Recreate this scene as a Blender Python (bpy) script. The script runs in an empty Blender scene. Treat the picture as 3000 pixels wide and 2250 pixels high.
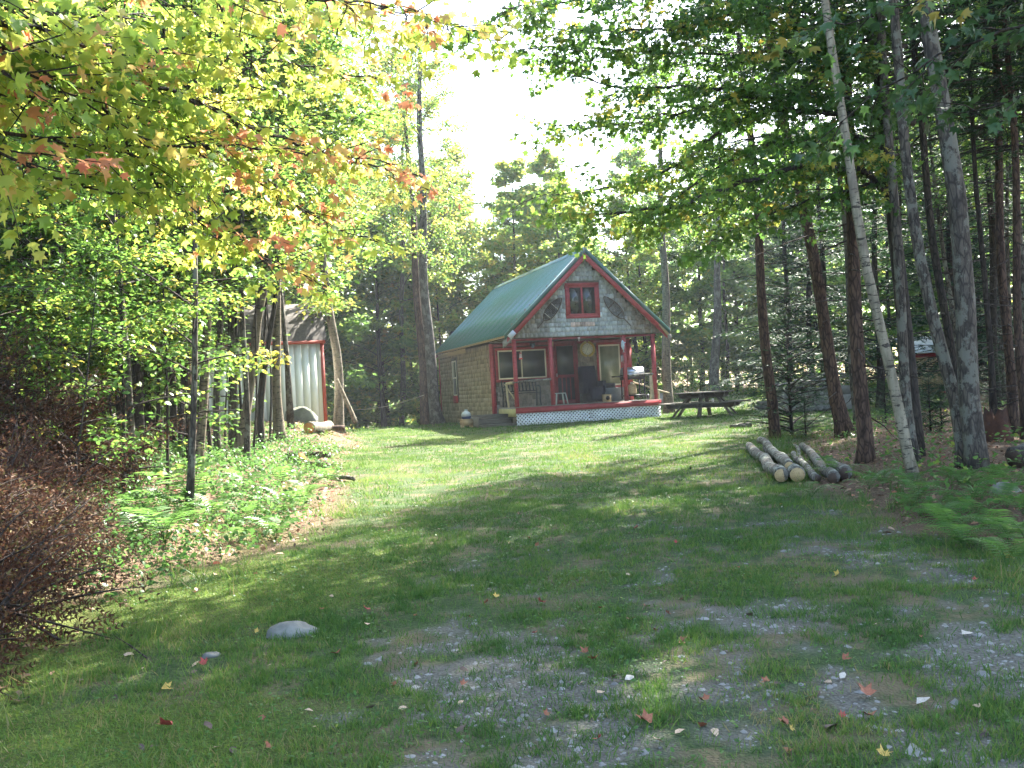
import bpy, math, random
import numpy as np
from mathutils import Vector, Matrix, Quaternion

# ------------------------------------------------------------------ camera, sky, sun, exposure
SC = bpy.context.scene
ROLL, PITCH, FPX, EYE = 0.0541, 0.0089, 999.36, 1.6
cam_data = bpy.data.cameras.new("camera")
cam = bpy.data.objects.new("camera", cam_data)
SC.collection.objects.link(cam)
cam_data.sensor_width = 36.0
cam_data.lens = FPX / 1024 * 36.0
cam_data.clip_end = 600
cam_data.clip_start = 0.05
cam.matrix_world = Matrix.Translation((0, 0, EYE)) @ Matrix.Rotation(math.pi / 2 + PITCH, 4, 'X') @ Matrix.Rotation(-ROLL, 4, 'Z')
SC.camera = cam

SUN_EL, SUN_AZ = math.radians(42), math.radians(35)      # azimuth clockwise from +Y
W = bpy.data.worlds.new("World"); SC.world = W; W.use_nodes = True
wn = W.node_tree
bg = wn.nodes['Background']
sky = wn.nodes.new('ShaderNodeTexSky'); sky.sky_type = 'NISHITA'; sky.sun_disc = False
sky.sun_elevation = SUN_EL; sky.sun_rotation = SUN_AZ
sky.air_density = 1.0; sky.dust_density = 2.0
wn.links.new(sky.outputs[0], bg.inputs[0]); bg.inputs[1].default_value = 0.11
sl = bpy.data.lights.new("sun", 'SUN'); sl.energy = 5.0; sl.angle = math.radians(0.55); sl.color = (1, 0.95, 0.86)
so = bpy.data.objects.new("sun", sl); SC.collection.objects.link(so)
sd = Vector((math.sin(SUN_AZ) * math.cos(SUN_EL), math.cos(SUN_AZ) * math.cos(SUN_EL), math.sin(SUN_EL)))
so.rotation_euler = sd.to_track_quat('Z', 'Y').to_euler(); so.location = (10, 20, 30)
SC.view_settings.view_transform = 'Standard'; SC.view_settings.look = 'None'
SC.view_settings.gamma = 1; SC.view_settings.use_curve_mapping = False
SC.view_settings.exposure = 3.15
SC.render.engine = 'CYCLES'
cy = SC.cycles
cy.max_bounces = 7; cy.diffuse_bounces = 5; cy.glossy_bounces = 2; cy.transmission_bounces = 5; cy.transparent_max_bounces = 8
cy.volume_bounces = 0; cy.caustics_reflective = False; cy.caustics_refractive = False
cy.sample_clamp_indirect = 6.0
cy.use_denoising = True

R = random.Random(7)
NR = np.random.default_rng(11)
COL = SC.collection

# ------------------------------------------------------------------ materials
def rgb(c): return (c[0], c[1], c[2], 1)

class NT:
    def __init__(s, name):
        s.m = bpy.data.materials.new(name); s.m.use_nodes = True
        s.t = s.m.node_tree; s.t.nodes.clear()
        s.out = s.n('ShaderNodeOutputMaterial')
    def n(s, ty, **k):
        nd = s.t.nodes.new(ty)
        for a, v in k.items():
            if hasattr(nd, a): setattr(nd, a, v)
        return nd
    def L(s, a, b): s.t.links.new(a, b)
    def noise(s, scale, detail=4, rough=.55, vec=None, dist=0):
        nd = s.n('ShaderNodeTexNoise'); nd.inputs['Scale'].default_value = scale
        nd.inputs['Detail'].default_value = detail; nd.inputs['Roughness'].default_value = rough
        nd.inputs['Distortion'].default_value = dist
        if vec is not None: s.L(vec, nd.inputs['Vector'])
        return nd.outputs[0]
    def coord(s, kind='Object', scale=None):
        tc = s.n('ShaderNodeTexCoord').outputs[kind]
        if scale is None: return tc
        mp = s.n('ShaderNodeMapping'); mp.inputs['Scale'].default_value = scale
        s.L(tc, mp.inputs['Vector']); return mp.outputs[0]
    def ramp(s, fac, stops, interp='LINEAR'):
        r = s.n('ShaderNodeValToRGB'); cr = r.color_ramp; cr.interpolation = interp
        while len(cr.elements) < len(stops): cr.elements.new(0.5)
        for e, (p, c) in zip(cr.elements, stops):
            e.position = p; e.color = rgb(c) if hasattr(c, '__len__') else (c, c, c, 1)
        s.L(fac, r.inputs[0]); return r.outputs[0]
    def mix(s, f, a, b, mode='MIX'):
        m = s.n('ShaderNodeMix'); m.data_type = 'RGBA'; m.blend_type = mode
        for sock, v in ((m.inputs[0], f), (m.inputs[6], a), (m.inputs[7], b)):
            if hasattr(v, 'links'): s.L(v, sock)
            elif hasattr(v, '__len__'): sock.default_value = rgb(v)
            else: sock.default_value = v
        return m.outputs[2]
    def math(s, op, a, b=0.0):
        m = s.n('ShaderNodeMath'); m.operation = op
        for sock, v in ((m.inputs[0], a), (m.inputs[1], b)):
            if hasattr(v, 'links'): s.L(v, sock)
            else: sock.default_value = v
        return m.outputs[0]
    def attr(s, name): 
        a = s.n('ShaderNodeAttribute'); a.attribute_name = name; return a
    def bump(s, h, strength=.5, dist=.01):
        b = s.n('ShaderNodeBump'); b.inputs['Strength'].default_value = strength; b.inputs['Distance'].default_value = dist
        s.L(h, b.inputs['Height']); return b.outputs[0]
    def bsdf(s, color, rough=.8, normal=None, metal=0, spec=.3):
        p = s.n('ShaderNodeBsdfPrincipled')
        for k, v in (('Base Color', color), ('Roughness', rough), ('Metallic', metal), ('Specular IOR Level', spec)):
            if hasattr(v, 'links'): s.L(v, p.inputs[k])
            elif k == 'Base Color': p.inputs[k].default_value = rgb(v)
            else: p.inputs[k].default_value = v
        if normal is not None: s.L(normal, p.inputs['Normal'])
        return p
    def done(s, sh): s.L(sh, s.out.inputs['Surface']); return s.m

def leaf_mat(name, stops, trans=.5, rough=.45, spec=.35, boost=1.6):
    t = NT(name); tint = t.attr('tint').outputs['Fac']
    oi = t.n('ShaderNodeObjectInfo').outputs['Random']
    f = t.math('ADD', tint, t.math('MULTIPLY', t.math('SUBTRACT', oi, .5), .12))
    c = t.ramp(f, stops)
    p = t.bsdf(c, rough, spec=spec)
    tr = t.n('ShaderNodeBsdfTranslucent')
    hs = t.n('ShaderNodeHueSaturation'); hs.inputs['Hue'].default_value = .485; hs.inputs['Saturation'].default_value = .95
    hs.inputs['Value'].default_value = boost; t.L(c, hs.inputs['Color']); t.L(hs.outputs[0], tr.inputs[0])
    m = t.n('ShaderNodeMixShader'); m.inputs[0].default_value = trans
    t.L(p.outputs[0], m.inputs[1]); t.L(tr.outputs[0], m.inputs[2])
    return t.done(m.outputs[0])

GREEN = [(0, (.025, .075, .014)), (.35, (.05, .13, .02)), (.65, (.095, .20, .026)), (.85, (.20, .27, .035)), (1, (.34, .28, .035))]
M = {}
M['leaf_green'] = leaf_mat('leaf_green', GREEN, .52)
M['leaf_far'] = leaf_mat('leaf_far', [(0, (.05, .12, .03)), (.5, (.10, .21, .04)), (.8, (.22, .31, .05)), (1, (.32, .29, .05))], .68, boost=1.75)
M['leaf_maple'] = leaf_mat('leaf_maple', [(0, (.07, .16, .02)), (.35, (.16, .26, .03)), (.62, (.33, .36, .05)), (.78, (.44, .32, .08)), (.9, (.45, .22, .09)), (1, (.42, .15, .07))], .58, boost=1.75)
M['leaf_dark'] = leaf_mat('leaf_dark', [(0, (.015, .045, .014)), (.6, (.035, .085, .02)), (.93, (.08, .14, .025)), (1, (.3, .2, .03))], .42)
M['needle'] = leaf_mat('needle', [(0, (.010, .032, .014)), (.7, (.022, .062, .024)), (1, (.05, .10, .03))], .25, .6, .2)
M['needle_dead'] = leaf_mat('needle_dead', [(0, (.022, .011, .007)), (.5, (.058, .028, .016)), (.85, (.12, .062, .03)), (1, (.10, .09, .03))], .25, .7, .15, 1.2)
M['grass'] = leaf_mat('grass_blade', [(0, (.022, .065, .012)), (.5, (.05, .125, .020)), (.85, (.11, .18, .028)), (1, (.20, .17, .07))], .4, .5, .3, 1.5)
M['fern'] = leaf_mat('fern_green', [(0, (.035, .10, .02)), (.7, (.07, .17, .03)), (1, (.22, .26, .04))], .5)

def bark(name, dark, light, spots=None, hscale=6, vscale=1.2, bumpd=.012, lichen=None, bands=0):
    t = NT(name); oi = t.n('ShaderNodeObjectInfo').outputs['Random']
    co = t.coord('Object', (hscale, hscale, vscale))
    n1 = t.noise(3.0, 6, .65, co, .4)
    vo = t.n('ShaderNodeTexVoronoi'); vo.feature = 'DISTANCE_TO_EDGE'; vo.inputs['Scale'].default_value = 3.2; t.L(t.coord('Object', (hscale * .9, hscale * .9, vscale * 1.3)), vo.inputs['Vector'])
    c = t.ramp(n1, [(.36, dark), (.62, light)])
    if not bands: c = t.mix(t.ramp(vo.outputs['Distance'], [(.0, .85), (.14, 0)]), c, tuple(x * .35 for x in dark))
    if lichen:
        n2 = t.noise(5.5, 6, .7, t.coord('Object', (1, 1, .7)))
        c = t.mix(t.ramp(n2, [(.51, 0), (.56, .9)]), c, lichen)
    if bands:
        n3 = t.noise(2.0, 4, .6, t.coord('Object', (4, 4, 15)), .6)
        c = t.mix(t.ramp(n3, [(.54, 0), (.61, .95)]), c, (.03, .025, .02))
        n4 = t.noise(1.3, 3, .5, t.coord('Object', (1.2, 1.2, 1.6)))
        c = t.mix(t.ramp(n4, [(.56, 0), (.66, .8)]), c, (.12, .10, .08))
    sh = t.mix(t.math('MULTIPLY', oi, .35), c, (.05, .045, .04))
    p = t.bsdf(sh, .9, t.bump(n1, .9, bumpd), spec=.15)
    return t.done(p.outputs[0])

M['bark_grey'] = bark('bark_grey', (.035, .030, .024), (.12, .10, .08), lichen=(.15, .15, .12))
M['bark_brown'] = bark('bark_brown', (.035, .02, .014), (.13, .08, .055), bumpd=.02)
M['bark_dark'] = bark('bark_dark', (.018, .015, .012), (.065, .052, .04))
M['bark_birch'] = bark('bark_birch', (.13, .115, .08), (.27, .24, .175), bands=1, bumpd=.005)
M['bark_yellow'] = bark('bark_yellow', (.085, .07, .05), (.21, .18, .125), bands=1, bumpd=.006)
M['bark_log'] = bark('bark_log', (.05, .045, .038), (.22, .20, .165), lichen=(.30, .31, .26), bands=1, bumpd=.01)
M['twig'] = bark('twig_bark', (.03, .022, .018), (.10, .08, .065), bumpd=.003)

def simple(name, color, rough=.7, noise=None, var=.25, metal=0, spec=.35, scale=None, bumps=0, coord='Object'):
    t = NT(name); n = t.noise(noise or 8, 5, .6, t.coord(coord, scale or (1, 1, 1)))
    d = tuple(c * (1 - var) for c in color); l = tuple(min(1, c * (1 + var)) for c in color)
    c = t.ramp(n, [(.3, d), (.7, l)])
    p = t.bsdf(c, rough, t.bump(n, bumps, .01) if bumps else None, metal, spec)
    return t.done(p.outputs[0])

M['red'] = simple('red_paint', (.30, .045, .05), .55, 5, .3, scale=(1, 1, 3), bumps=.2)
M['red_dark'] = simple('red_paint_dark', (.20, .03, .035), .65, 6, .35)  # darker red for soffit, porch beam, door and inner trims
M['cream'] = simple('cream_vinyl', (.62, .57, .42), .5, 6, .08)
M['white'] = simple('white_lattice', (.68, .72, .74), .6, 3, .14)
M['wood_grey'] = simple('weathered_wood', (.24, .22, .19), .85, 5, .4, scale=(1, 12, 12), bumps=.5)
M['wood_tan'] = simple('tan_wood', (.36, .27, .15), .8, 5, .3, scale=(1, 8, 8), bumps=.4)
M['wood_dark'] = simple('dark_stained_wood', (.085, .075, .055), .8, 5, .45, scale=(1.5, 10, 10), bumps=.5)
M['wood_pale'] = simple('pale_peeled_pole', (.42, .35, .22), .8, 7, .3, bumps=.3)
M['wood_step'] = simple('old_step_boards', (.13, .12, .095), .85, 5, .4, scale=(1, 10, 10), bumps=.4)
M['log_end'] = None
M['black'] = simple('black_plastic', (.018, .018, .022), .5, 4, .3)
M['navy'] = simple('dark_fabric', (.02, .021, .032), .9, 12, .4)
M['grey_plastic'] = simple('grey_plastic', (.14, .17, .20), .6, 4, .2)
M['steel'] = simple('brushed_steel', (.42, .46, .52), .28, 4, .15, metal=.8)
M['iron'] = simple('dark_iron', (.02, .03, .035), .6, 6, .3, metal=.3)
M['brass'] = simple('gold_rim', (.36, .27, .07), .5, 8, .25, metal=.2)
M['clock_face'] = simple('clock_face', (.62, .62, .52), .5, 4, .08)
M['clock_ink'] = simple('clock_ink', (.03, .03, .03), .6)
M['stool'] = simple('pale_stool_metal', (.42, .44, .38), .5, 4, .15)
M['tank_grey'] = simple('tank_paint', (.40, .43, .40), .45, 5, .1)
M['tank_blue'] = simple('tank_blue', (.02, .035, .09), .5)
M['shed_wall'] = simple('shed_siding', (.76, .78, .75), .75, 2, .12, scale=(1, 1, .4))
M['shed_red'] = simple('shed_red_trim', (.38, .07, .045), .6, 5, .2)
M['asphalt'] = simple('asphalt_shingles', (.06, .052, .045), .95, 14, .45, bumps=.6)
M['orange_wood'] = None
M['moss'] = simple('green_moss', (.07, .11, .015), 1, 9, .5, bumps=1)
M['yellow_plastic'] = simple('yellow_board', (.42, .38, .18), .8, 5, .2)
M['red_plastic'] = simple('red_feeder', (.55, .07, .07), .4)
M['bluegrey'] = simple('fish_paint', (.42, .52, .60), .4, 14, .3)
M['rope'] = simple('pale_rope', (.5, .46, .36), .9)
M['lamp_glass'] = simple('bell_glass', (.6, .5, .5), .2)
M['amber'] = simple('snowshoe_ash', (.075, .05, .032), .7, 9, .3)
M['webbing'] = simple('snowshoe_webbing', (.028, .022, .02), .8)
M['tag'] = simple('pale_binding', (.42, .40, .34), .7)

def endgrain(name, c1, c2):
    t = NT(name); w = t.n('ShaderNodeTexWave'); w.wave_type = 'RINGS'; w.rings_direction = 'Y'
    w.inputs['Scale'].default_value = 22; w.inputs['Distortion'].default_value = 1.2
    t.L(t.coord('Object'), w.inputs['Vector'])
    n = t.noise(9, 4)
    c = t.mix(t.math('MULTIPLY', w.outputs[1], .5), c1, c2)
    c = t.mix(t.ramp(n, [(.5, 0), (.7, .6)]), c, tuple(x * .45 for x in c2))
    return t.done(t.bsdf(c, .85).outputs[0])
M['log_end'] = endgrain('cut_log_end', (.42, .30, .15), (.26, .17, .08))
M['orange_wood'] = endgrain('orange_cut_end', (.55, .25, .06), (.36, .14, .035))
M['dark_end'] = endgrain('dark_cut_end', (.07, .045, .03), (.035, .025, .02))

def shingle_mat(name):
    t = NT(name); oi = t.n('ShaderNodeObjectInfo'); at = t.attr('tcol')
    n = t.noise(5, 5, .6, t.coord('Object', (9, 9, 1.5)))
    # colour of each shingle: object colour for single pieces, stored colour for the joined ones
    c = t.mix(1.0, oi.outputs['Color'], at.outputs['Color'], 'ADD')
    c = t.mix(1.0, c, t.ramp(n, [(.3, .62), (.7, 1.25)]), 'MULTIPLY')
    return t.done(t.bsdf(c, .88, t.bump(n, .5, .006), spec=.2).outputs[0])
M['shingle'] = shingle_mat('cedar_shingle')

def roof_mat():
    t = NT('green_roof_metal'); n = t.noise(1.1, 4, .6)
    n2 = t.noise(3, 4, .6, t.coord('Object', (.6, 8, .6)))
    c = t.mix(t.ramp(n, [(.42, 0), (.66, .7)]), (.028, .13, .10), (.14, .19, .24))  # pale blotches and cyan streaks put the sky's sheen into the green
    c = t.mix(t.ramp(n2, [(.4, 0), (.7, .45)]), c, (.03, .22, .22))
    return t.done(t.bsdf(c, .28, metal=.25, spec=.9).outputs[0])
M['roof'] = roof_mat()
M['roof_trim'] = simple('green_trim', (.02, .075, .06), .35, 4, .2, spec=.6)
M['ridge'] = simple('ridge_metal', (.16, .26, .26), .25, 4, .2, spec=.8)
M['tin'] = simple('galvanised_tin', (.42, .44, .44), .35, 3, .25, metal=.5)
M['tin_flash'] = simple('pale_flashing', (.45, .47, .52), .5, 3, .15)

def glass(name, tint=(.02, .028, .025), r=.06):
    t = NT(name); n = t.noise(3, 3)
    p = t.bsdf(t.ramp(n, [(.3, tuple(x * .7 for x in tint)), (.7, tuple(x * 1.4 for x in tint))]), r, spec=.8)
    return t.done(p.outputs[0])
M['glass'] = glass('window_glass')  # opaque pane; the unlit room behind is put into its dark colour
M['screen'] = glass('window_screen', (.028, .034, .030), .35)
M['blind'] = glass('window_blind', (.17, .18, .11), .3)
M['curtain'] = simple('curtain_grey_green', (.07, .10, .08), .9)

def ground_mat():
    t = NT('ground_soil'); g = t.attr('gm')   # R lawn, G gravel, B moss
    sp = t.n('ShaderNodeSeparateColor'); t.L(g.outputs['Color'], sp.inputs[0])
    co = t.coord('Object')
    n = t.noise(6, 8, .7, co); n2 = t.noise(45, 5, .65, co)
    litter = t.mix(t.ramp(n2, [(.35, 0), (.65, 1)]), (.045, .030, .02), (.20, .13, .08))
    litter = t.mix(t.ramp(n, [(.55, 0), (.62, .6)]), litter, (.22, .15, .10))
    grass = t.mix(t.ramp(n2, [(.35, 0), (.65, 1)]), (.022, .04, .014), (.06, .095, .03))
    grass = t.mix(t.ramp(t.noise(2.2, 6, .7, co), [(.47, 0), (.6, .85)]), grass, (.13, .10, .06))
    v = t.n('ShaderNodeTexVoronoi'); v.inputs['Scale'].default_value = 55; t.L(co, v.inputs['Vector'])
    gr = t.mix(v.outputs['Distance'], (.16, .155, .135), (.04, .035, .03))
    gr = t.mix(t.ramp(t.noise(20, 4), [(.4, 0), (.6, .5)]), gr, (.15, .14, .11))
    moss = t.mix(t.ramp(n2, [(.35, 0), (.65, 1)]), (.03, .055, .008), (.09, .13, .015))
    c = t.mix(sp.outputs[0], litter, grass); c = t.mix(sp.outputs[2], c, moss); c = t.mix(sp.outputs[1], c, gr)
    h = t.math('ADD', n2, v.outputs['Distance'])
    return t.done(t.bsdf(c, .95, t.bump(h, .8, .02), spec=.15).outputs[0])
M['ground'] = ground_mat()

def rock_mat(name, c1, c2, mossy=0):
    t = NT(name); co = t.coord('Object'); n = t.noise(5, 8, .65, co); oi = t.n('ShaderNodeObjectInfo').outputs['Random']
    c = t.ramp(n, [(.3, c1), (.7, c2)])
    c = t.mix(t.math('MULTIPLY', oi, .5), c, tuple(x * .5 for x in c1))
    if mossy:
        g = t.n('ShaderNodeNewGeometry'); s = t.n('ShaderNodeSeparateXYZ'); t.L(g.outputs['Normal'], s.inputs[0])
        c = t.mix(t.math('MULTIPLY', t.ramp(t.noise(3, 4, .6, co), [(.42, 0), (.55, 1)]), t.ramp(s.outputs[2], [(.1, 0), (.6, mossy)])), c, (.07, .10, .02))
    return t.done(t.bsdf(c, .9, t.bump(n, .7, .02)).outputs[0])
M['rock'] = rock_mat('grey_rock', (.10, .10, .09), (.25, .25, .22))
M['rock_moss'] = rock_mat('mossy_rock', (.10, .10, .095), (.26, .26, .23), .6)
M['pebble'] = rock_mat('pebbles', (.12, .12, .11), (.27, .265, .24))
M['stump'] = rock_mat('rotten_stump', (.03, .014, .01), (.10, .042, .022))

# ------------------------------------------------------------------ helpers
class MB:
    """collects pieces; build() links them as one mesh object"""
    def __init__(s): s.v = []; s.f = []; s.mi = []; s.n = 0; s.t = []; s.c = []
    def add(s, verts, faces, mi=0, tint=None, col=None):
        verts = np.asarray(verts, float).reshape(-1, 3); faces = np.asarray(faces, int)
        s.v.append(verts); s.f.append(faces + s.n); s.mi.append(np.full(len(faces), mi, int)); s.n += len(verts)
        if tint is not None: s.t.append(np.broadcast_to(np.asarray(tint, float), (len(verts),)) if np.ndim(tint) == 0 else np.asarray(tint, float))
        else: s.t.append(np.zeros(len(verts)))
        c = np.zeros((len(verts), 4)) if col is None else np.broadcast_to(np.array(list(col) + [1.0]), (len(verts), 4))
        s.c.append(c)
    def box(s, x0, x1, y0, y1, z0, z1, mi=0, tint=None, col=None):
        v = [(x, y, z) for x in (x0, x1) for y in (y0, y1) for z in (z0, z1)]
        f = [(0, 1, 3, 2), (4, 6, 7, 5), (0, 4, 5, 1), (2, 3, 7, 6), (0, 2, 6, 4), (1, 5, 7, 3)]
        s.add(v, f, mi, tint, col)
    def beam(s, p, q, w, h, up=(0, 0, 1), mi=0, col=None):
        p, q = Vector(p), Vector(q); d = (q - p).normalized(); u = Vector(up)
        if abs(d.dot(u)) > .98: u = Vector((1, 0, 0))
        a = d.cross(u).normalized(); b = a.cross(d)
        v = []
        for e in (p, q):
            for i, j in ((-1, -1), (1, -1), (1, 1), (-1, 1)): v.append(e + a * (i * w / 2) + b * (j * h / 2))
        s.add(v, [(0, 1, 2, 3), (7, 6, 5, 4), (0, 4, 5, 1), (1, 5, 6, 2), (2, 6, 7, 3), (3, 7, 4, 0)], mi, None, col)
    def tube(s, pts, rad, n=6, mi=0, cap=True, capmi=None, wob=0):
        P = np.asarray(pts, float); K = len(P); rad = np.broadcast_to(np.asarray(rad, float), (K,))
        T = np.gradient(P, axis=0); T /= np.linalg.norm(T, axis=1)[:, None] + 1e-9
        ref = np.array([1, 0, 0.]) if abs(T[0][0]) < .8 else np.array([0, 1, 0.])
        A = np.cross(T, ref); A /= np.linalg.norm(A, axis=1)[:, None] + 1e-9; B = np.cross(T, A)
        an = np.linspace(0, 2 * np.pi, n, endpoint=False)
        rr = rad[:, None] * (1 + (NR.normal(0, wob, (K, n)) if wob else 0))
        V = P[:, None] + rr[..., None] * (A[:, None] * np.cos(an)[None, :, None] + B[:, None] * np.sin(an)[None, :, None])
        i = np.arange(K - 1)[:, None] * n; j = np.arange(n)[None]; jn = (j + 1) % n
        F = np.stack([i + j, i + jn, i + n + jn, i + n + j], -1).reshape(-1, 4)
        base = s.n; s.add(V.reshape(-1, 3), F, mi)
        if cap:
            s.f.append(np.array([list(range(base + n - 1, base - 1, -1))])); s.mi.append(np.array([mi if capmi is None else capmi]))
            s.f.append(np.array([list(range(base + (K - 1) * n, base + K * n))])); s.mi.append(np.array([mi if capmi is None else capmi]))
    def build(s, name, mat, parent=None, smooth=False, loc=None, rot=None):
        me = s.mesh(name, mat, smooth)
        return link(name, me, parent, loc, rot)
    def mesh(s, name, mat, smooth=False):
        me = bpy.data.meshes.new(name)
        V = np.concatenate(s.v) if s.v else np.zeros((0, 3))
        me.vertices.add(len(V)); me.vertices.foreach_set('co', V.ravel())
        lt = np.concatenate([np.full(len(f), f.shape[1]) for f in s.f]); li = np.concatenate([f.ravel() for f in s.f])
        me.loops.add(len(li)); me.loops.foreach_set('vertex_index', li.astype(np.int32))
        me.polygons.add(len(lt)); ls = np.concatenate([[0], np.cumsum(lt)[:-1]])
        me.polygons.foreach_set('loop_start', ls.astype(np.int32))
        me.polygons.foreach_set('material_index', np.concatenate(s.mi).astype(np.int32))
        if smooth: me.polygons.foreach_set('use_smooth', np.ones(len(lt), bool))
        for m in (mat if isinstance(mat, (list, tuple)) else [mat]): me.materials.append(m)
        T = np.concatenate(s.t)
        if T.any(): a = me.attributes.new('tint', 'FLOAT', 'POINT'); a.data.foreach_set('value', T.astype(np.float32))
        Cc = np.concatenate(s.c)
        if Cc.any(): a = me.attributes.new('tcol', 'FLOAT_COLOR', 'POINT'); a.data.foreach_set('color', Cc.ravel().astype(np.float32))
        me.update(calc_edges=True)
        return me

def link(name, data, parent=None, loc=None, rot=None, scale=None):
    o = bpy.data.objects.new(name, data); COL.objects.link(o)
    if parent is not None: o.parent = parent
    if loc is not None: o.location = loc
    if rot is not None: o.rotation_euler = rot
    if scale is not None: o.scale = (scale,) * 3 if not hasattr(scale, '__len__') else scale
    return o
def tag(o, label=None, cat=None, group=None, kind=None):
    if label: o['label'] = label
    if cat: o['category'] = cat
    if group: o['group'] = group
    if kind: o['kind'] = kind
    return o
def thing(name, label, cat, loc=(0, 0, 0), rz=0, group=None):
    o = link(name, None, None, loc, (0, 0, rz)); o.empty_display_size = .2
    return tag(o, label, cat, group)

def hash2(ix, iy, seed):
    h = np.sin(ix * 127.1 + iy * 311.7 + seed * 74.7) * 43758.5453
    return h - np.floor(h)
def vnoise(x, y, seed=0):
    x = np.asarray(x, float); y = np.asarray(y, float)
    ix, iy = np.floor(x), np.floor(y); fx, fy = x - ix, y - iy
    fx = fx * fx * (3 - 2 * fx); fy = fy * fy * (3 - 2 * fy)
    a, b = hash2(ix, iy, seed), hash2(ix + 1, iy, seed); c, d = hash2(ix, iy + 1, seed), hash2(ix + 1, iy + 1, seed)
    return (a * (1 - fx) + b * fx) * (1 - fy) + (c * (1 - fx) + d * fx) * fy
def fbm(x, y, seed=0, o=3):
    r, a, t = 0, .5, 0
    for k in range(o): r = r + a * vnoise(x * 2 ** k, y * 2 ** k, seed + k); t += a; a *= .5
    return r / t
def ss(a, b, t):
    t = np.clip((np.asarray(t, float) - a) / (b - a), 0, 1); return t * t * (3 - 2 * t)

# ------------------------------------------------------------------ terrain
def lawn_edge_l(y): return np.interp(y, [-5, 5, 8, 11, 15, 20, 26, 30, 34], [-3.0, -3.0, -3.0, -2.3, -2.7, -3.6, -4.2, -5.0, -6.2])
def lawn_edge_r(y): return np.interp(y, [-5, 6, 9, 12, 16, 21, 25, 30, 40, 50], [4.5, 4.2, 3.6, 3.5, 4.5, 6.0, 9, 14, 17, 18])
def G(x, y):
    x = np.asarray(x, float); y = np.asarray(y, float)
    g = .0185 * np.clip(y, -20, 31)
    g = g + .45 * ss(31, 52, y) * ss(3, 9, x)
    g = g - 2.6 * ss(36, 58, y) * ss(2, -4, x)
    g = g + .34 * ss(0, 1.8, lawn_edge_l(y) - x) * ss(40, 26, y) * ss(2, 9, y)
    g = g + .36 * ss(-.6, 1.4, lawn_edge_l(y) - x) * ss(21, 26, y) * ss(38, 32, y)
    g = g + .12 * ss(0, 1.5, x - lawn_edge_r(y)) * ss(30, 20, y)
    g = g - .05 * ss(1.2, 0, np.abs(x + 1.2)) * ss(8, 14, y) * ss(30, 24, y)
    g = g + .10 * (fbm(x * .35, y * .35, 3) - .5) + .035 * (fbm(x * 1.7, y * 1.7, 5) - .5)
    # level pad at the cabin
    k = ss(8.5, 5.5, np.hypot(x - 2.0, y - 36)); g = g * (1 - k) + .57 * k
    return g
def gz(x, y): return float(G(x, y))

def gravel_mask(x, y):
    n = .42 * fbm(x * 1.3 + 7, y * 1.0, 21, 3) + .58 * fbm(x * 4.5, y * 4.5, 27, 3)
    bias = np.interp(y, [3, 5, 7, 9, 11.5, 13], [.09, .06, .02, -.03, -.10, -.4])
    bias = bias + .07 * ss(-.5, 2.5, x) * ss(9, 5, y) - .28 * ss(-.4, -1.8, x)
    return ss(.53, .68, n + bias) * .9
def lawn_mask(x, y):
    wob = .5 * (fbm(x * .9, y * .9, 31) - .5) * 2
    l = ss(-.3, .4, x - lawn_edge_l(y) + wob) * ss(-.3, .4, lawn_edge_r(y) - x + wob)
    return l * ss(56, 50, y)
def moss_mask(x, y):
    m = ss(-.4, -1.6, x) * ss(12, 9, y) * ss(.35, .55, fbm(x * .9, y * .9, 41))
    m2 = ss(.55, .62, fbm(x * .5, y * 1.0, 45)) * ss(14, 17, y) * ss(0, -1, x)
    return np.clip(np.maximum(m, m2), 0, 1)

xs = np.concatenate([np.linspace(-90, -12, 40)[:-1], np.linspace(-12, -6, 40)[:-1], np.linspace(-6, 7, 118)[:-1], np.linspace(7, 14, 46)[:-1], np.linspace(14, 90, 40)])
ys = np.concatenate([np.linspace(-25, 2, 16)[:-1], np.linspace(2, 13, 120)[:-1], np.linspace(13, 34, 110)[:-1], np.linspace(34, 60, 50)[:-1], np.linspace(60, 150, 30)])
X, Y = np.meshgrid(xs, ys)
Z = G(X, Y); nx, ny = len(xs), len(ys)
m = MB()
i = (np.arange(ny - 1)[:, None] * nx + np.arange(nx - 1)[None]).ravel()
m.add(np.stack([X, Y, Z], -1).reshape(-1, 3), np.stack([i, i + 1, i + nx + 1, i + nx], -1))
ground = m.build('ground', M['ground'], None, True); tag(ground, kind='structure')
a = ground.data.attributes.new('gm', 'FLOAT_COLOR', 'POINT')
cm = np.stack([lawn_mask(X, Y), gravel_mask(X, Y) * lawn_mask(X, Y), moss_mask(X, Y) * .8, np.ones_like(X)], -1)
a.data.foreach_set('color', cm.ravel().astype(np.float32))

# pixel (in the 1024 x 768 picture) -> point
CR, SR = math.cos(ROLL), math.sin(ROLL); CP, SP = math.cos(PITCH), math.sin(PITCH)
def ray(px, py):
    U, V = px - 512, 384 - py
    u, v = (U * CR + V * SR) / FPX, (-U * SR + V * CR) / FPX
    d = Vector((u, CP - v * SP, SP + v * CP)); return d / d.y
def at(px, py, Y): 
    return Vector((0, 0, EYE)) + ray(px, py) * Y
def gnd(px, py):
    d = ray(px, py); t = 2.0
    while t < 90:
        p = d * t
        if EYE + p.z < gz(p.x, p.y): break
        t += .05
    return Vector((d.x * t, t, gz(d.x * t, t)))

# cabin frame
CX, CYY, CZ, YAW = .0947, 31.1065, EYE - .9509, .2841
def cw(x, y, z): 
    c, s = math.cos(YAW), math.sin(YAW)
    return Vector((CX + c * x - s * y, CYY + s * x + c * y, CZ + z))

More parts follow.
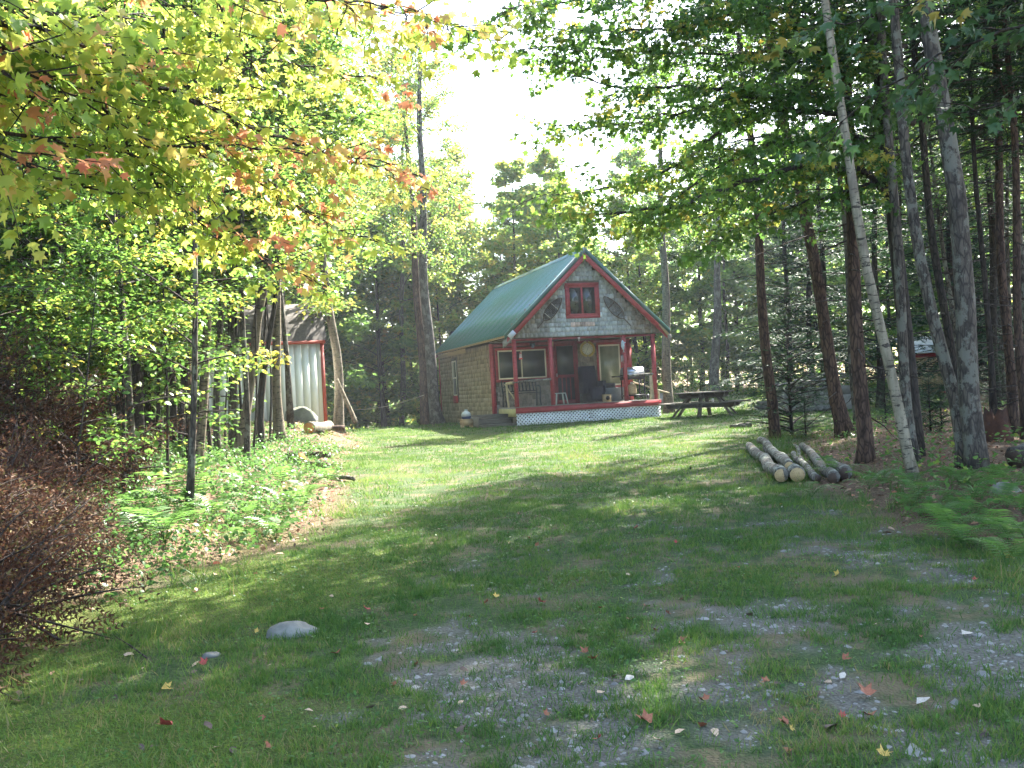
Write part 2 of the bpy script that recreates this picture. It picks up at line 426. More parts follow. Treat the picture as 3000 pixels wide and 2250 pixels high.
# ------------------------------------------------------------------ the cabin
D0, D1, XL, XR = 2.055, 10.17, -.17, 4.80
ZR, HX, SL = 5.40, 2.44, .96
def roofz(x): return ZR - SL * abs(x - HX)
cab = thing('cabin', 'weathered shingle cabin with green metal roof and red trimmed front porch', 'cabin', (CX, CYY, CZ), YAW)

def rect_mesh(name, mat, *boxes, parent=cab, **k):
    m = MB()
    for b in boxes: m.box(*b)
    return m.build(name, mat, parent, **k)

# walls behind the shingles
m = MB()
m.box(XL, XL + .1, D0, D1, -.2, 2.62); left_wall = m.build('wall', M['wood_dark'], cab); left_wall['label'] = 'long side wall of warm brown shingles'
m = MB(); m.box(XR - .1, XR, D0, D1, -.2, 2.62); m.build('wall', M['wood_dark'], cab)
m = MB(); m.box(XL + .1, XR - .1, D1 - .1, D1, -.2, 2.62)
m.add([(XL, D1, 2.62), (XR, D1, 2.62), (HX, D1, 5.2), (XL, D1 - .1, 2.62), (XR, D1 - .1, 2.62), (HX, D1 - .1, 5.2)], [(0, 1, 2, 2), (4, 3, 5, 5), (0, 2, 5, 3), (1, 4, 5, 2)])
m.build('wall', M['wood_dark'], cab)
m = MB(); m.box(XL + .1, XR - .1, D0, D0 + .1, -.2, 2.62); front_wall = m.build('wall', M['wood_dark'], cab); front_wall['label'] = 'shaded porch wall with door and two windows'
m = MB(); m.add([(0, 0, 2.63), (4.88, 0, 2.63), (HX, 0, 5.2), (0, .1, 2.63), (4.88, .1, 2.63), (HX, .1, 5.2)], [(0, 1, 2, 2), (4, 3, 5, 5), (0, 2, 5, 3), (1, 4, 5, 2), (0, 3, 4, 1)])
gable = m.build('gable_wall', M['wood_dark'], cab); gable['label'] = 'silvery grey shingled gable above the porch'
rect_mesh('porch_ceiling', M['wood_dark'], (XL, XR, .1, D0, 2.62, 2.66))

# shingles
def shs(o): o.color = (0, 0, 0, 1); tag(o, kind='stuff')
SH_W = [.10, .12, .135, .15, .17, .19]
def shv(w, h=.178):
    return [(-w / 2, -.018, 0), (w / 2, -.018, 0), (w / 2, -.005, h), (-w / 2, -.005, h), (-w / 2, -.001, 0), (w / 2, -.001, 0), (w / 2, -.001, h), (-w / 2, -.001, h)]
SHF = [(0, 1, 2, 3), (5, 4, 7, 6), (0, 4, 5, 1), (0, 3, 7, 4), (1, 5, 6, 2), (3, 2, 6, 7)]
SHM = []
for w in SH_W:
    mb = MB(); mb.add(shv(w - .004), SHF); SHM.append(mb.mesh('shingle', M['shingle']))
def gcol(x, z):
    e = ss(.7, 2.0, abs(x - HX - .1) + .35 * (z - 2.8)) * .9 + R.uniform(-.18, .18)
    e = max(0, min(1, e)); k = R.uniform(.78, 1.2)
    a_, b_ = (.38, .42, .46), (.20, .165, .13)
    if R.random() < .06: k *= 1.5
    c = [(a_[i] * (1 - e) + b_[i] * e) * k for i in range(3)]
    if 2.85 < z < 2.98 and 1.9 < x < 2.75: c = [.42 * k, .33 * k, .31 * k]
    return c
n_sh = 0
ex = .146
def field(x0, x1, z0, z1, inside, colf, place):
    r = 0; z = z0
    while z < z1:
        x = x0 - R.uniform(0, .1)
        while x < x1:
            wi = R.randrange(6); w = SH_W[wi]
            cxm = x + w / 2
            if inside(cxm, w, z): place(wi, cxm, z + R.uniform(-.006, .006), colf(cxm, z))
            x += w
        z += ex; r += 1
def single(parent):
    def f(wi, x, z, c):
        global n_sh
        o = link('shingle', SHM[wi], parent, (x, pY, z), (0, R.uniform(-.012, .012), 0)); o.color = (c[0], c[1], c[2], 1); n_sh += 1
    return f
gw = lambda x, w, z: roofz(x - w / 2) > z + .26 and roofz(x + w / 2) > z + .26 and not (1.83 < x < 2.92 and 3.2 < z < 4.28) and -.02 < x - w / 2 and x + w / 2 < 4.9
pY = -.001
field(0, 4.86, 2.645, 5.0, gw, gcol, single(gable))
# fill to the roof line behind the rake boards
fill = MB()
def to_mb(mb, tf):
    def f(wi, x, z, c):
        mb.add([tf(v[0] + x, v[1], v[2] + z) for v in shv(SH_W[wi] - .004)], SHF, col=c)
    return f
field(0, 4.86, 2.645, 5.0, lambda x, w, z: (not gw(x, w, z)) and roofz(x) > z + .13 and not (1.83 < x < 2.92 and 3.2 < z < 4.28), gcol, to_mb(fill, lambda x, y, z: (x, y + .004, z)))
shs(fill.build('shingle_strip', M['shingle'], gable))
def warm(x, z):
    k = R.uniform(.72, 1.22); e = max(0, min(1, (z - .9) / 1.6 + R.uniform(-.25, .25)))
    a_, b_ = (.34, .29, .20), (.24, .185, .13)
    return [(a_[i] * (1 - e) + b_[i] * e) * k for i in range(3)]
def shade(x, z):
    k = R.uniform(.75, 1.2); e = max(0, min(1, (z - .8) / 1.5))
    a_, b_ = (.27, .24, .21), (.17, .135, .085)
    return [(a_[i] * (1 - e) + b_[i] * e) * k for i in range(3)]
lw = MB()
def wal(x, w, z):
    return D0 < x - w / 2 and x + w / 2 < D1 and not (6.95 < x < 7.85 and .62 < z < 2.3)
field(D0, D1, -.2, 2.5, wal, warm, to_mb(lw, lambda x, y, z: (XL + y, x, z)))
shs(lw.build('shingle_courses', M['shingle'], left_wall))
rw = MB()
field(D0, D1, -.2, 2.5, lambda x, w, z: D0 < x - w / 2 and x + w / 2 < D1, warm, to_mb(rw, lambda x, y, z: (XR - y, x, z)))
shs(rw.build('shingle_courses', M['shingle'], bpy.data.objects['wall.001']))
def fwi(x, w, z):
    if x - w / 2 < XL + .08 or x + w / 2 > XR - .05: return False
    if -.05 < x < 1.83 and 1.22 < z < 2.5: return False
    if 1.97 < x < 2.83 and z < 2.75: return False
    if 3.54 < x < 4.5 and .86 < z < 2.52: return False
    return True
pY = D0 - .002
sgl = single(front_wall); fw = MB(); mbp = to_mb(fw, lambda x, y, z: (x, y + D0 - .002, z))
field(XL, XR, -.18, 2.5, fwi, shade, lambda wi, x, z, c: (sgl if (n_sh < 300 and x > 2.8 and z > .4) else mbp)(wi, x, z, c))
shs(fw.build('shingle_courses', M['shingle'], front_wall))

# deck
dk = MB()
y = .02
while y < D0 - .02:
    dk.box(-.02, 4.9, y, y + .134, .44, .478); y += .14
tag(dk.build('deck_boards', M['wood_grey'], cab), kind='stuff')
rect_mesh('skirt_board', M['red'], (-.02, 4.9, -.035, .0, .295, .475))
rect_mesh('rim_joist', M['yellow_plastic'], (-.03, 0, .04, D0 - .1, .2, .44))
rect_mesh('rim_joist', M['wood_dark'], (4.86, 4.89, .04, D0 - .1, -.2, .44))
rect_mesh('end_board', M['wood_dark'], (0, .03, .03, D0 - .1, -.2, .2))
rect_mesh('deck_edge', M['wood_grey'], (-.03, 4.91, -.06, .015, .478, .496))
def lattice(x0, x1, z0, z1):
    m = MB(); s = .083
    for layer, sg in ((0, 1), (1, -1)):
        c = -2.0
        while c < 4.0:
            # line x = x0 + c + sg*(z - z0)
            pts = []
            za, zb = z0, z1
            f = lambda z: x0 + c + (sg * (z - z0))
            if sg > 0: za = max(za, z0 - c); zb = min(zb, z0 + (x1 - x0 - c))
            else: za = max(za, z0 + c - (x1 - x0)); zb = min(zb, z0 + c)
            if zb - za > .02: m.beam((f(za), .01 + layer * .008, za), (f(zb), .01 + layer * .008, zb), .044, .007, up=(0, 1, 0))
            c += s * 1.414
    m.box(x0, x1, 0, .012, z1 - .02, z1)
    return m.build('lattice_panel', M['white'], cab)
lattice(.0, 2.43, -.2, .295); lattice(2.445, 4.88, -.2, .295)
rect_mesh('crawl_space_dark', M['black'], (.03, 4.85, D0 - .3, D0 - .25, -.2, .4))  # black sheet stands in for the dark under the deck

# posts, corner boards
for x in (.05, 1.24, 3.74, 4.76):
    rect_mesh('porch_post', M['red'], (x - .055, x + .055, .02, .13, .478, 2.62))
rect_mesh('post_brace', M['wood_tan'], (1.32, 1.345, .05, .09, 2.35, 2.5))
rect_mesh('porch_beam', M['red_dark'], (.0, 4.86, .03, .12, 2.56, 2.62))
rect_mesh('corner_board', M['red'], (XL - .03, XL + .10, D0 - .035, D0 - .012, -.1, 2.6))
rect_mesh('corner_board', M['red'], (XL - .035, XL - .012, D0 - .01, D0 + .1, -.1, 2.6))
rect_mesh('corner_board', M['red'], (XL - .035, XL - .012, D1 - .12, D1, -.2, 2.55))
rect_mesh('corner_board', M['red'], (XR - .16, XR + .03, D0 - .035, D0 - .012, .48, 2.6))
rect_mesh('frieze_board', M['wood_tan'], (XL - .045, XL - .015, 5.5, D1, 2.50, 2.66))
rect_mesh('ceiling_trim', M['red_dark'], (XL + .1, XR - .16, D0 - .03, D0 - .012, 2.5, 2.6))

# roof: ribbed metal panels, two slopes
RY0, RY1 = -.2855, D1 + .30
ln = math.hypot(2.783, 2.783 * SL)
ca, sa = 2.783 / ln, 2.783 * SL / ln
npan = 12; pw = (RY1 - RY0) / npan
def rib_profile():
    P = []; ribs = 4; s = pw / ribs
    for k in range(ribs):
        b = k * s
        P += [(b, .0), (b + .055, .0), (b + .07, .02), (b + .095, .02), (b + .11, 0), (b + .16, 0), (b + .166, .004), (b + .174, .004), (b + .18, 0)]
    P.append((pw + .01, 0)); return P
prof = rib_profile()
for side in (-1, 1):
    mb = MB(); K = len(prof); v = []
    for t in (0, .33, .66, 1):
        for (yy, h) in prof:
            sx = side * t * ln
            v.append((sx * ca + side * sa * h, yy, -abs(t * ln) * sa + ca * h))
    f = [(r * K + k, r * K + k + 1, (r + 1) * K + k + 1, (r + 1) * K + k) for r in range(3) for k in range(K - 1)]
    v2 = [(a_[0] - side * sa * .006, a_[1], a_[2] - ca * .006) for a_ in v]; nv = len(v)
    f2 = [tuple(q + nv for q in reversed(ff)) for ff in f]
    if side > 0: f = [tuple(reversed(ff)) for ff in f]; f2 = [tuple(reversed(ff)) for ff in f2]
    f3 = [(3 * K + k, 3 * K + k + 1, nv + 3 * K + k + 1, nv + 3 * K + k) for k in range(K - 1)]
    mb.add(v + v2, f + f2 + f3)
    me = mb.mesh('roof_panel', M['roof'])
    for k in range(npan): link('roof_panel', me, cab, (HX, RY0 + k * pw, ZR + .0005 * (k % 2)))
def slope_board(name, mat, y0, y1, off0, off1, t0=0., t1=1., sides=(-1, 1), lab=None):
    for s in sides:
        v = []
        for t in (t0, t1):
            for yy in (y0, y1):
                for o in (off0, off1):
                    x = HX + s * (t * 2.783); z = ZR - SL * t * 2.783
                    v.append((x - s * o * 0, yy, z + o))
        mb = MB(); mb.add(v, [(0, 1, 3, 2), (4, 6, 7, 5), (0, 4, 5, 1), (2, 3, 7, 6), (0, 2, 6, 4), (1, 5, 7, 3)])
        o_ = mb.build(name, mat, cab)
        if lab: o_['label'] = lab
slope_board('rake_board', M['red'], RY0 + .01, RY0 + .05, -.36, -.10, 0, .97)
slope_board('rake_trim', M['roof_trim'], RY0 - .012, RY0 + .009, -.15, .012, 0, 1.0)
slope_board('rake_flashing', M['ridge'], RY0 - .013, RY0 + .11, .0135, .026, 0, 1.0)
slope_board('rake_board', M['red_dark'], RY1 - .05, RY1 - .01, -.30, -.06, 0, .97)
slope_board('soffit', M['red_dark'], RY0 + .05, -.001, -.13, -.10, 0, .98)
slope_board('roof_deck', M['wood_dark'], RY0 + .06, RY1 - .06, -.09, -.03, .0, .985)
slope_board('rafter_end', M['wood_grey'], RY0 + .012, RY0 + .048, -.34, -.13, .972, 1.02, lab='raw grey end of the rake board')
m = MB()
for s in (-1, 1):
    v = []
    for yy in (RY0 - .01, RY1):
        v += [(HX, yy, ZR + .035), (HX + s * .16, yy, ZR + .03 - SL * .16), (HX + s * .16, yy, ZR + .022 - SL * .16), (HX, yy, ZR + .026)]
    m.add(v, [(0, 1, 5, 4), (1, 2, 6, 5), (2, 3, 7, 6), (0, 3, 2, 1), (4, 5, 6, 7)])
m.build('ridge_cap', M['ridge'], cab)
rect_mesh('eave_board', M['wood_tan'], (-.31, -.29, RY0 + .1, RY1, ZR - SL * 2.745 - .10, ZR - SL * 2.745 - .03))
m = MB(); m.beam((-.02, RY0 - .03, 2.83), (-.20, RY0 - .03, 2.66), .16, .02, up=(0, 1, 0)); m.build('corner_flashing', M['tin_flash'], cab)
m = MB(); m.beam((-.08, RY0 + .02, 2.66), (-.34, RY0 + .02, 2.40), .05, .04, up=(0, 1, 0)); m.build('loose_board', M['wood_grey'], cab)
m = MB(); m.beam((4.88, RY0 + .02, 2.92), (5.16, RY0 + .02, 2.56), .09, .04, up=(0, 1, 0)); m.build('bracket', M['wood_tan'], cab)
m = MB()
for k in range(22):
    yy = .3 + k * .46; m.beam((-.29, yy, 2.67), (XL + .02, yy, 2.67 + .11), .04, .08)
tag(m.build('rafter_tails', M['wood_dark'], cab), kind='stuff')

def window(parent, x0, x1, z0, z1, y, casing, fr, pane_mat, cas_w=.09, mull=None, fw_=.035, name='window', axis='y', sill=None, mids=()):
    """casing board round a frame round panes; seen from -Y"""
    w = MB(); 
    w.box(x0, x1, y - .03, y - .004, z0, z0 + cas_w); w.box(x0, x1, y - .03, y - .004, z1 - cas_w, z1)
    w.box(x0, x0 + cas_w, y - .03, y - .004, z0 + cas_w, z1 - cas_w); w.box(x1 - cas_w, x1, y - .03, y - .004, z0 + cas_w, z1 - cas_w)
    win = w.build(name, casing, parent)
    a0, a1, b0, b1 = x0 + cas_w, x1 - cas_w, z0 + cas_w, z1 - cas_w
    fr_ = MB()
    fr_.box(a0, a1, y - .024, y - .006, b0, b0 + fw_); fr_.box(a0, a1, y - .024, y - .006, b1 - fw_, b1)
    fr_.box(a0, a0 + fw_, y - .024, y - .006, b0 + fw_, b1 - fw_); fr_.box(a1 - fw_, a1, y - .024, y - .006, b0 + fw_, b1 - fw_)
    if mull: fr_.box(mull - fw_ / 2, mull + fw_ / 2, y - .022, y - .006, b0 + fw_, b1 - fw_)
    for zz in mids: fr_.box(a0 + fw_, a1 - fw_, y - .022, y - .006, zz - fw_ / 2, zz + fw_ / 2)
    fr_.build('window_frame', fr, win)
    xs_ = [a0 + fw_, mull, a1 - fw_] if mull else [a0 + fw_, a1 - fw_]
    for i_ in range(len(xs_) - 1):
        p = MB(); e0 = xs_[i_] + (fw_ / 2 if (mull and i_) else 0); e1 = xs_[i_ + 1] - (fw_ / 2 if (mull and not i_) else 0)
        p.box(e0, e1, y - .012, y - .005, b0 + fw_, b1 - fw_); p.build('pane', pane_mat, win)
    return win
w1 = window(front_wall, -.04, 1.82, 1.32, 2.46, D0, M['red'], M['cream'], M['screen'], .09, .87, .045); 
w2 = window(front_wall, 3.55, 4.48, .95, 2.50, D0, M['red'], M['cream'], M['blind'], .075, None, .05)
w3 = window(gable, 1.80, 2.95, 3.20, 4.33, 0, M['red'], M['red'], M['glass'], .09, 2.36, .06)
c_ = MB(); c_.box(2.0, 2.3, -.0045, -.002, 3.85, 4.2); c_.box(2.42, 2.78, -.0045, -.002, 3.85, 4.2)
# side window on the left wall (built in its own frame, turned to face -X)
sw = link('window', None, left_wall, (XL, 7.4, 0), (0, 0, -math.pi / 2))

def flat(name, mat, parent, *bxs):
    m_ = MB()
    for b in bxs: m_.box(*b)
    return m_.build(name, mat, parent)
# local x runs along -Y of the cabin
flat('window_frame', M['cream'], sw, (-.36, .30, -.035, -.012, 2.24, 2.29), (-.36, -.31, -.035, -.012, .98, 2.24), (.25, .30, -.035, -.012, .98, 2.24), (-.31, .25, -.033, -.012, 1.61, 1.66), (-.31, .25, -.035, -.012, .96, 1.0))
flat('pane', M['glass'], sw, (-.31, .25, -.02, -.012, 1.66, 2.24)); flat('pane', M['screen'], sw, (-.31, .25, -.02, -.012, 1.0, 1.61))
flat('window_sill', M['red'], sw, (-.38, .32, -.05, -.012, .68, .955))
flat('casing', M['wood_dark'], sw, (-.42, -.365, -.03, -.012, .9, 2.35), (.305, .36, -.03, -.012, .9, 2.35), (-.42, .36, -.031, -.012, 2.295, 2.38))

# door
flat('door_frame', M['red_dark'], cab, (1.94, 2.03, D0 - .035, D0 - .012, .48, 2.72), (2.76, 2.86, D0 - .035, D0 - .012, .48, 2.60), (2.03, 2.76, D0 - .035, D0 - .012, 2.52, 2.61))
dr = flat('screen_door', M['red_dark'], cab, (2.03, 2.10, D0 - .06, D0 - .036, .50, 2.51), (2.69, 2.76, D0 - .06, D0 - .036, .50, 2.51), (2.10, 2.69, D0 - .06, D0 - .036, 1.37, 1.47), (2.10, 2.69, D0 - .06, D0 - .036, 2.44, 2.51), (2.10, 2.69, D0 - .06, D0 - .036, .50, .62))
for x in (2.25, 2.40, 2.55): flat('slat', M['red_dark'], dr, (x - .02, x + .02, D0 - .055, D0 - .04, .62, 1.37))
flat('pane', M['screen'], dr, (2.10, 2.69, D0 - .045, D0 - .036, 1.47, 2.44)); flat('panel', M['black'], dr, (2.10, 2.69, D0 - .038, D0 - .020, .62, 1.37))
flat('handle', M['tin'], dr, (2.06, 2.08, D0 - .09, D0 - .06, 1.40, 1.52))

# log rails
def pole(parent, p, q, r0, r1, mat, name, wob=.004, n=9):
    P = [Vector(p).lerp(Vector(q), t) + Vector((R.gauss(0, wob), R.gauss(0, wob), R.gauss(0, wob))) for t in np.linspace(0, 1, 7)]
    m_ = MB(); m_.tube([tuple(x) for x in P], np.linspace(r0, r1, 7), n); return m_.build(name, mat, parent, True)
pole(cab, (-.06, .05, 1.27), (1.2, .05, 1.32), .036, .045, M['bark_log'], 'rail')
pole(cab, (.03, .1, 1.27), (.0, .95, 1.25), .05, .05, M['wood_pale'], 'rail')
pole(cab, (-.02, .92, 1.22), (.02, .92, .48), .035, .035, M['wood_pale'], 'rail_post')
pole(cab, (-.05, .98, 1.24), (.25, .5, .50), .022, .022, M['wood_pale'], 'rail_brace')
pole(cab, (3.79, .06, 1.30), (4.72, .06, 1.32), .04, .034, M['bark_log'], 'rail')
pole(cab, (4.61, .08, 1.27), (4.62, .08, .48), .035, .045, M['wood_pale'], 'rail_post')
pole(cab, (4.66, .08, 1.27), (4.70, .08, .48), .018, .018, M['wood_pale'], 'rail_post')

def cthing(name, label, cat, x, y, z, rz=0, group=None):
    return thing(name, label, cat, cw(x, y, z), YAW + rz, group)
FZ = .496
# clock
t = cthing('wall_clock', 'large round porch clock with gold rim and cream face', 'clock', 3.22, D0 - .02, 2.30)
m = MB(); an = np.linspace(0, 2 * np.pi, 33); rim = [(.235 * math.cos(a_), -.03, .235 * math.sin(a_)) for a_ in an]; m.tube(rim, .045, 8, cap=False); m.build('rim', M['brass'], t, True)
m = MB(); m.tube([(0, -.001, 0), (0, -.03, 0)], .2, 32); m.build('face', M['clock_face'], t)
for k in range(12):
    a_ = k * math.pi / 6; m = MB(); m.beam((.145 * math.sin(a_), -.033, .145 * math.cos(a_)), (.175 * math.sin(a_), -.033, .175 * math.cos(a_)), .014, .003, up=(0, 1, 0)); m.build('numeral', M['clock_ink'], t)
for a_, l, w in ((.42, .09, .012), (3.6, .14, .008)):
    m = MB(); m.beam((-.02 * math.sin(a_), -.037, -.02 * math.cos(a_)), (l * math.sin(a_), -.037, l * math.cos(a_)), w, .003, up=(0, 1, 0)); m.build('hand', M['clock_ink'], t)

# snowshoes
def snowshoe(label, toe, tail, dark):
    tx, tz = toe; bx_, bz = tail
    t = cthing('snowshoe', label, 'snowshoe', (tx + bx_) / 2, -.03, (tz + bz) / 2, 0, 'pair of snowshoes hung on the gable')
    L_ = math.hypot(tx - bx_, tz - bz); th = math.atan2(tx - bx_, tz - bz)
    def P(s, u): # s along from tail(-.5) to toe(.5), u across
        x, z = u, s * L_
        return (x * math.cos(th) + z * math.sin(th), -.015, -x * math.sin(th) + z * math.cos(th))
    def w(s): 
        q = s + .5
        return .17 * math.sin(min(1, max(0, (q - .28) / .72)) ** .8 * math.pi) ** .6 if q > .28 else 0
    pts = [P(s, w(s)) for s in np.linspace(-.5, .5, 24)] + [P(s, -w(s)) for s in np.linspace(.5, -.5, 24)]
    m_ = MB(); m_.tube(pts, .013, 6); m_.build('frame', M['amber'], t, True)
    for s in (.22, -.08):
        m_ = MB(); m_.beam(P(s, w(s)), P(s, -w(s)), .022, .014, up=(0, 1, 0)); m_.build('crossbar', M['tag'] if dark else M['amber'], t)
    m_ = MB()
    for k in range(26):
        s0 = -.2 + k * .027; 
        for sg in (1, -1):
            s1 = s0 + .10
            if s1 < .49 and w(s0) > .01 and w(s1) > .01: m_.beam(P(s0, sg * w(s0)), P(s1, -sg * w(s1)), .012 if dark else .006, .003, up=(0, 1, 0))
    tag(m_.build('webbing', M['webbing'], t), kind='stuff')
    return t
snowshoe('dark laced wooden snowshoe hanging left of the gable window', (1.66, 3.86), (.82, 2.92), True)
snowshoe('open wooden snowshoe hanging right of the gable window, its tail pointing down right', (3.10, 3.86), (3.98, 2.90), False)

# bench
t = cthing('porch_bench', 'dark slatted metal bench behind the left porch rail', 'bench', .62, 1.55, FZ)
for z_, y_ in ((.42, .0), (.42, -.11), (.42, -.22), (.42, -.33)):
    flat('seat_slat', M['iron'], t, (-.6, .6, y_ - .04, y_ + .04, z_, z_ + .022))
for k in range(9): x = -.48 + k * .12; m = MB(); m.beam((x, .06, .5), (x, .16, .84), .035, .015); m.build('back_slat', M['iron'], t)
m = MB(); m.beam((-.58, .17, .87), (.58, .17, .87), .05, .03); m.beam((-.58, .06, .5), (.58, .06, .5), .04, .03); m.build('back_frame', M['iron'], t)
for s in (-.58, .58):
    m = MB(); m.tube([(s, -.37, 0), (s, -.30, .2), (s, -.34, .42)], .02, 6); m.build('leg', M['iron'], t)
    m = MB(); m.tube([(s, .1, 0), (s, .03, .4), (s, .17, .87)], .02, 6); m.build('leg', M['iron'], t)
    m = MB(); m.tube([(s, -.34, .42), (s, -.36, .6), (s, -.25, .66), (s, .1, .64)], .02, 6); m.build('armrest', M['iron'], t)
# stool
t = cthing('stool', 'small pale metal stool in front of the screen door', 'stool', 1.60, .45, FZ)
m = MB(); m.box(-.16, .16, -.16, .16, .345, .375); m.build('seat', M['stool'], t)
for sx in (-1, 1):
    for sy in (-1, 1): m = MB(); m.beam((sx * .15, sy * .15, .345), (sx * .2, sy * .2, 0), .045, .02); m.build('leg', M['stool'], t)
# reclining chair
t = cthing('recliner', 'dark high-backed reclining chair beside the door', 'chair', 3.06, 1.45, FZ)
def pillow(name, mat, parent, c, s, rx=0):
    import bmesh
    bm = bmesh.new(); bmesh.ops.create_cube(bm, size=1); bmesh.ops.subdivide_edges(bm, edges=bm.edges[:], cuts=3, use_grid_fill=True)
    for v in bm.verts:
        q = v.co * 2; k = .82 + .18 * (1 - abs(q.x) ** 4) * (1 - abs(q.z) ** 4); v.co.y *= k; v.co.x *= .94 + .06 * (1 - q.z ** 4)
        v.co = Vector((v.co.x * s[0], v.co.y * s[1], v.co.z * s[2]))
    me = bpy.data.meshes.new(name); bm.to_mesh(me); bm.free(); me.materials.append(mat)
    for p in me.polygons: p.use_smooth = True
    return link(name, me, parent, c, (rx, 0, 0))
pillow('seat', M['navy'], t, (.05, -.1, .40), (.56, .6, .2)); pillow('backrest', M['navy'], t, (.0, .28, .80), (.58, .2, .82), -.18)
pillow('armrest', M['navy'], t, (-.29, -.05, .50), (.12, .62, .4)); pillow('armrest', M['navy'], t, (.36, -.05, .50), (.12, .62, .4))
pillow('footrest', M['navy'], t, (.05, -.46, .26), (.5, .12, .38)); pillow('base', M['black'], t, (.05, 0, .17), (.6, .6, .28))
# storage bin with bag
t = cthing('storage_bin', 'blue-grey lidded bin beside the dark recliner', 'bin', 3.78, 1.35, FZ)
m = MB(); v = [(-.26, -.2, 0), (.26, -.2, 0), (.26, .2, 0), (-.26, .2, 0), (-.31, -.24, .42), (.31, -.24, .42), (.31, .24, .42), (-.31, .24, .42)]
m.add(v, [(3, 2, 1, 0), (0, 1, 5, 4), (1, 2, 6, 5), (2, 3, 7, 6), (3, 0, 4, 7)]); m.build('tub', M['grey_plastic'], t)
m = MB(); m.box(-.33, .33, -.26, .26, .42, .45); m.build('lid', M['grey_plastic'], t)
b = cthing('black_bag', 'black soft bag lying on the blue-grey bin', 'bag', 3.62, 1.30, FZ + .45)
pillow('bag_body', M['black'], b, (0, 0, .08), (.42, .3, .16)); pillow('bag_flap', M['black'], b, (-.22, -.02, .04), (.2, .2, .07))
t = cthing('wooden_crate', 'small patterned crate at the foot of the recliner', 'crate', 3.34, .80, FZ)
flat('crate_box', M['wood_tan'], t, (-.12, .12, -.1, .1, 0, .24)); m = MB(); m.tube([(0, -.105, .12), (0, -.115, .12)], .07, 12); m.build('disc', M['black'], t); flat('crate_lid', M['wood_dark'], t, (-.13, .13, -.11, .11, .24, .26))
# grill
t = cthing('gas_grill', 'steel-lidded gas grill on a black cart behind the right rail', 'grill', 4.22, .62, FZ)
m = MB(); v = []; F = []; n_ = 9
for sx in (-.34, .34):
    for k in range(n_): a_ = math.pi * k / (n_ - 1); v.append((sx, -.23 * math.cos(a_), .84 + .25 * math.sin(a_) ** .75))
for k in range(n_ - 1): F.append((k, k + 1, n_ + k + 1, n_ + k))
m.add(v, F); m.f.append(np.array([list(range(n_ - 1, -1, -1))])); m.mi.append(np.array([0])); m.f.append(np.array([list(range(n_, 2 * n_))])); m.mi.append(np.array([0]))
m.build('lid', M['steel'], t, False)
flat('firebox', M['black'], t, (-.35, .35, -.23, .23, .68, .84)); flat('side_shelf', M['black'], t, (-.66, -.36, -.2, .2, .78, .82)); flat('side_shelf', M['grey_plastic'], t, (.36, .52, -.2, .2, .80, .83))
m = MB(); m.tube([(-.28, -.27, .93), (.28, -.27, .93)], .015, 8); m.build('handle', M['tin'], t)
for sx in (-.32, .32):
    for sy in (-.2, .2): m = MB(); m.beam((sx, sy, .68), (sx, sy, .06), .035, .035); m.build('leg', M['black'], t)
flat('bottom_shelf', M['black'], t, (-.36, .36, -.22, .22, .14, .18))
for sx in (-.30, .40): m = MB(); m.tube([(sx - .02, -.24, .09), (sx + .02, -.24, .09)], .09, 14); m.build('wheel', M['black'], t)
b = cthing('gas_bottle', 'tan propane bottle on the lower shelf of the grill', 'gas bottle', 4.18, .62, FZ + .181)
m = MB(); m.tube([(0, 0, 0), (0, 0, .02), (0, 0, .05), (0, 0, .27), (0, 0, .33), (0, 0, .36)], [.1, .14, .15, .15, .12, .04], 16); m.build('tank', M['wood_tan'], b, True)
m = MB(); m.tube([(0, 0, .36), (0, 0, .42)], [.045, .045], 10); m.build('valve', M['tin'], b)
# small hung things
t = cthing('hummingbird_feeder', 'small red hummingbird feeder hanging by the left porch post', 'feeder', .22, -.02, 2.02)
m = MB(); m.tube([(0, 0, .0), (0, 0, .12), (0, 0, .14)], [.045, .03, .02], 10); m.build('bottle', M['lamp_glass'], t, True)
m = MB(); m.tube([(0, 0, -.04), (0, 0, -.02), (0, 0, 0)], [.05, .07, .05], 12); m.build('saucer', M['red_plastic'], t); m = MB(); m.tube([(0, 0, .14), (0, 0, .17)], [.05, .02], 10); m.build('cap', M['red_plastic'], t)
m = MB(); m.tube([(0, 0, .17), (.0, .05, .58)], .003, 4); m.build('hook', M['black'], t)
t = cthing('painted_fish', 'pale blue fish-shaped ornament hung on the third porch post', 'ornament', 3.66, -.04, 2.28)
m = MB(); m.tube([(0, 0, .17), (.0, 0, .12), (.0, 0, 0), (.01, 0, -.10), (.02, 0, -.16)], [.012, .04, .06, .035, .008], 10); m.build('body', M['bluegrey'], t, True)
m = MB(); m.add([(.02, 0, -.14), (.07, .01, -.24), (.03, .01, -.20), (-.01, .01, -.25), (.02, -.01, -.14)], [(0, 3, 2, 2), (0, 2, 1, 1), (4, 2, 3, 3), (4, 1, 2, 2)]); m.build('tail_fin', M['bluegrey'], t)
m = MB(); m.add([(.05, 0, .05), (.11, 0, .1), (.055, 0, .12)], [(0, 1, 2, 2)]); m.add([(.05, .004, .05), (.11, .004, .1), (.055, .004, .12)], [(0, 2, 1, 1)]); m.build('side_fin', M['bluegrey'], t)
t = cthing('wind_chime', 'dark wind chime with silver tubes below the blue fish', 'wind chime', 3.62, -.03, 1.98)
m = MB(); m.tube([(0, 0, -.02), (0, 0, .01)], [.05, .03], 10); m.build('cap', M['iron'], t)
for k in range(5): a_ = k * 1.257; m = MB(); m.tube([(.035 * math.cos(a_), .035 * math.sin(a_), -.02), (.035 * math.cos(a_), .035 * math.sin(a_), -.18 - .02 * k)], .007, 6); m.build('chime_tube', M['tin'], t)
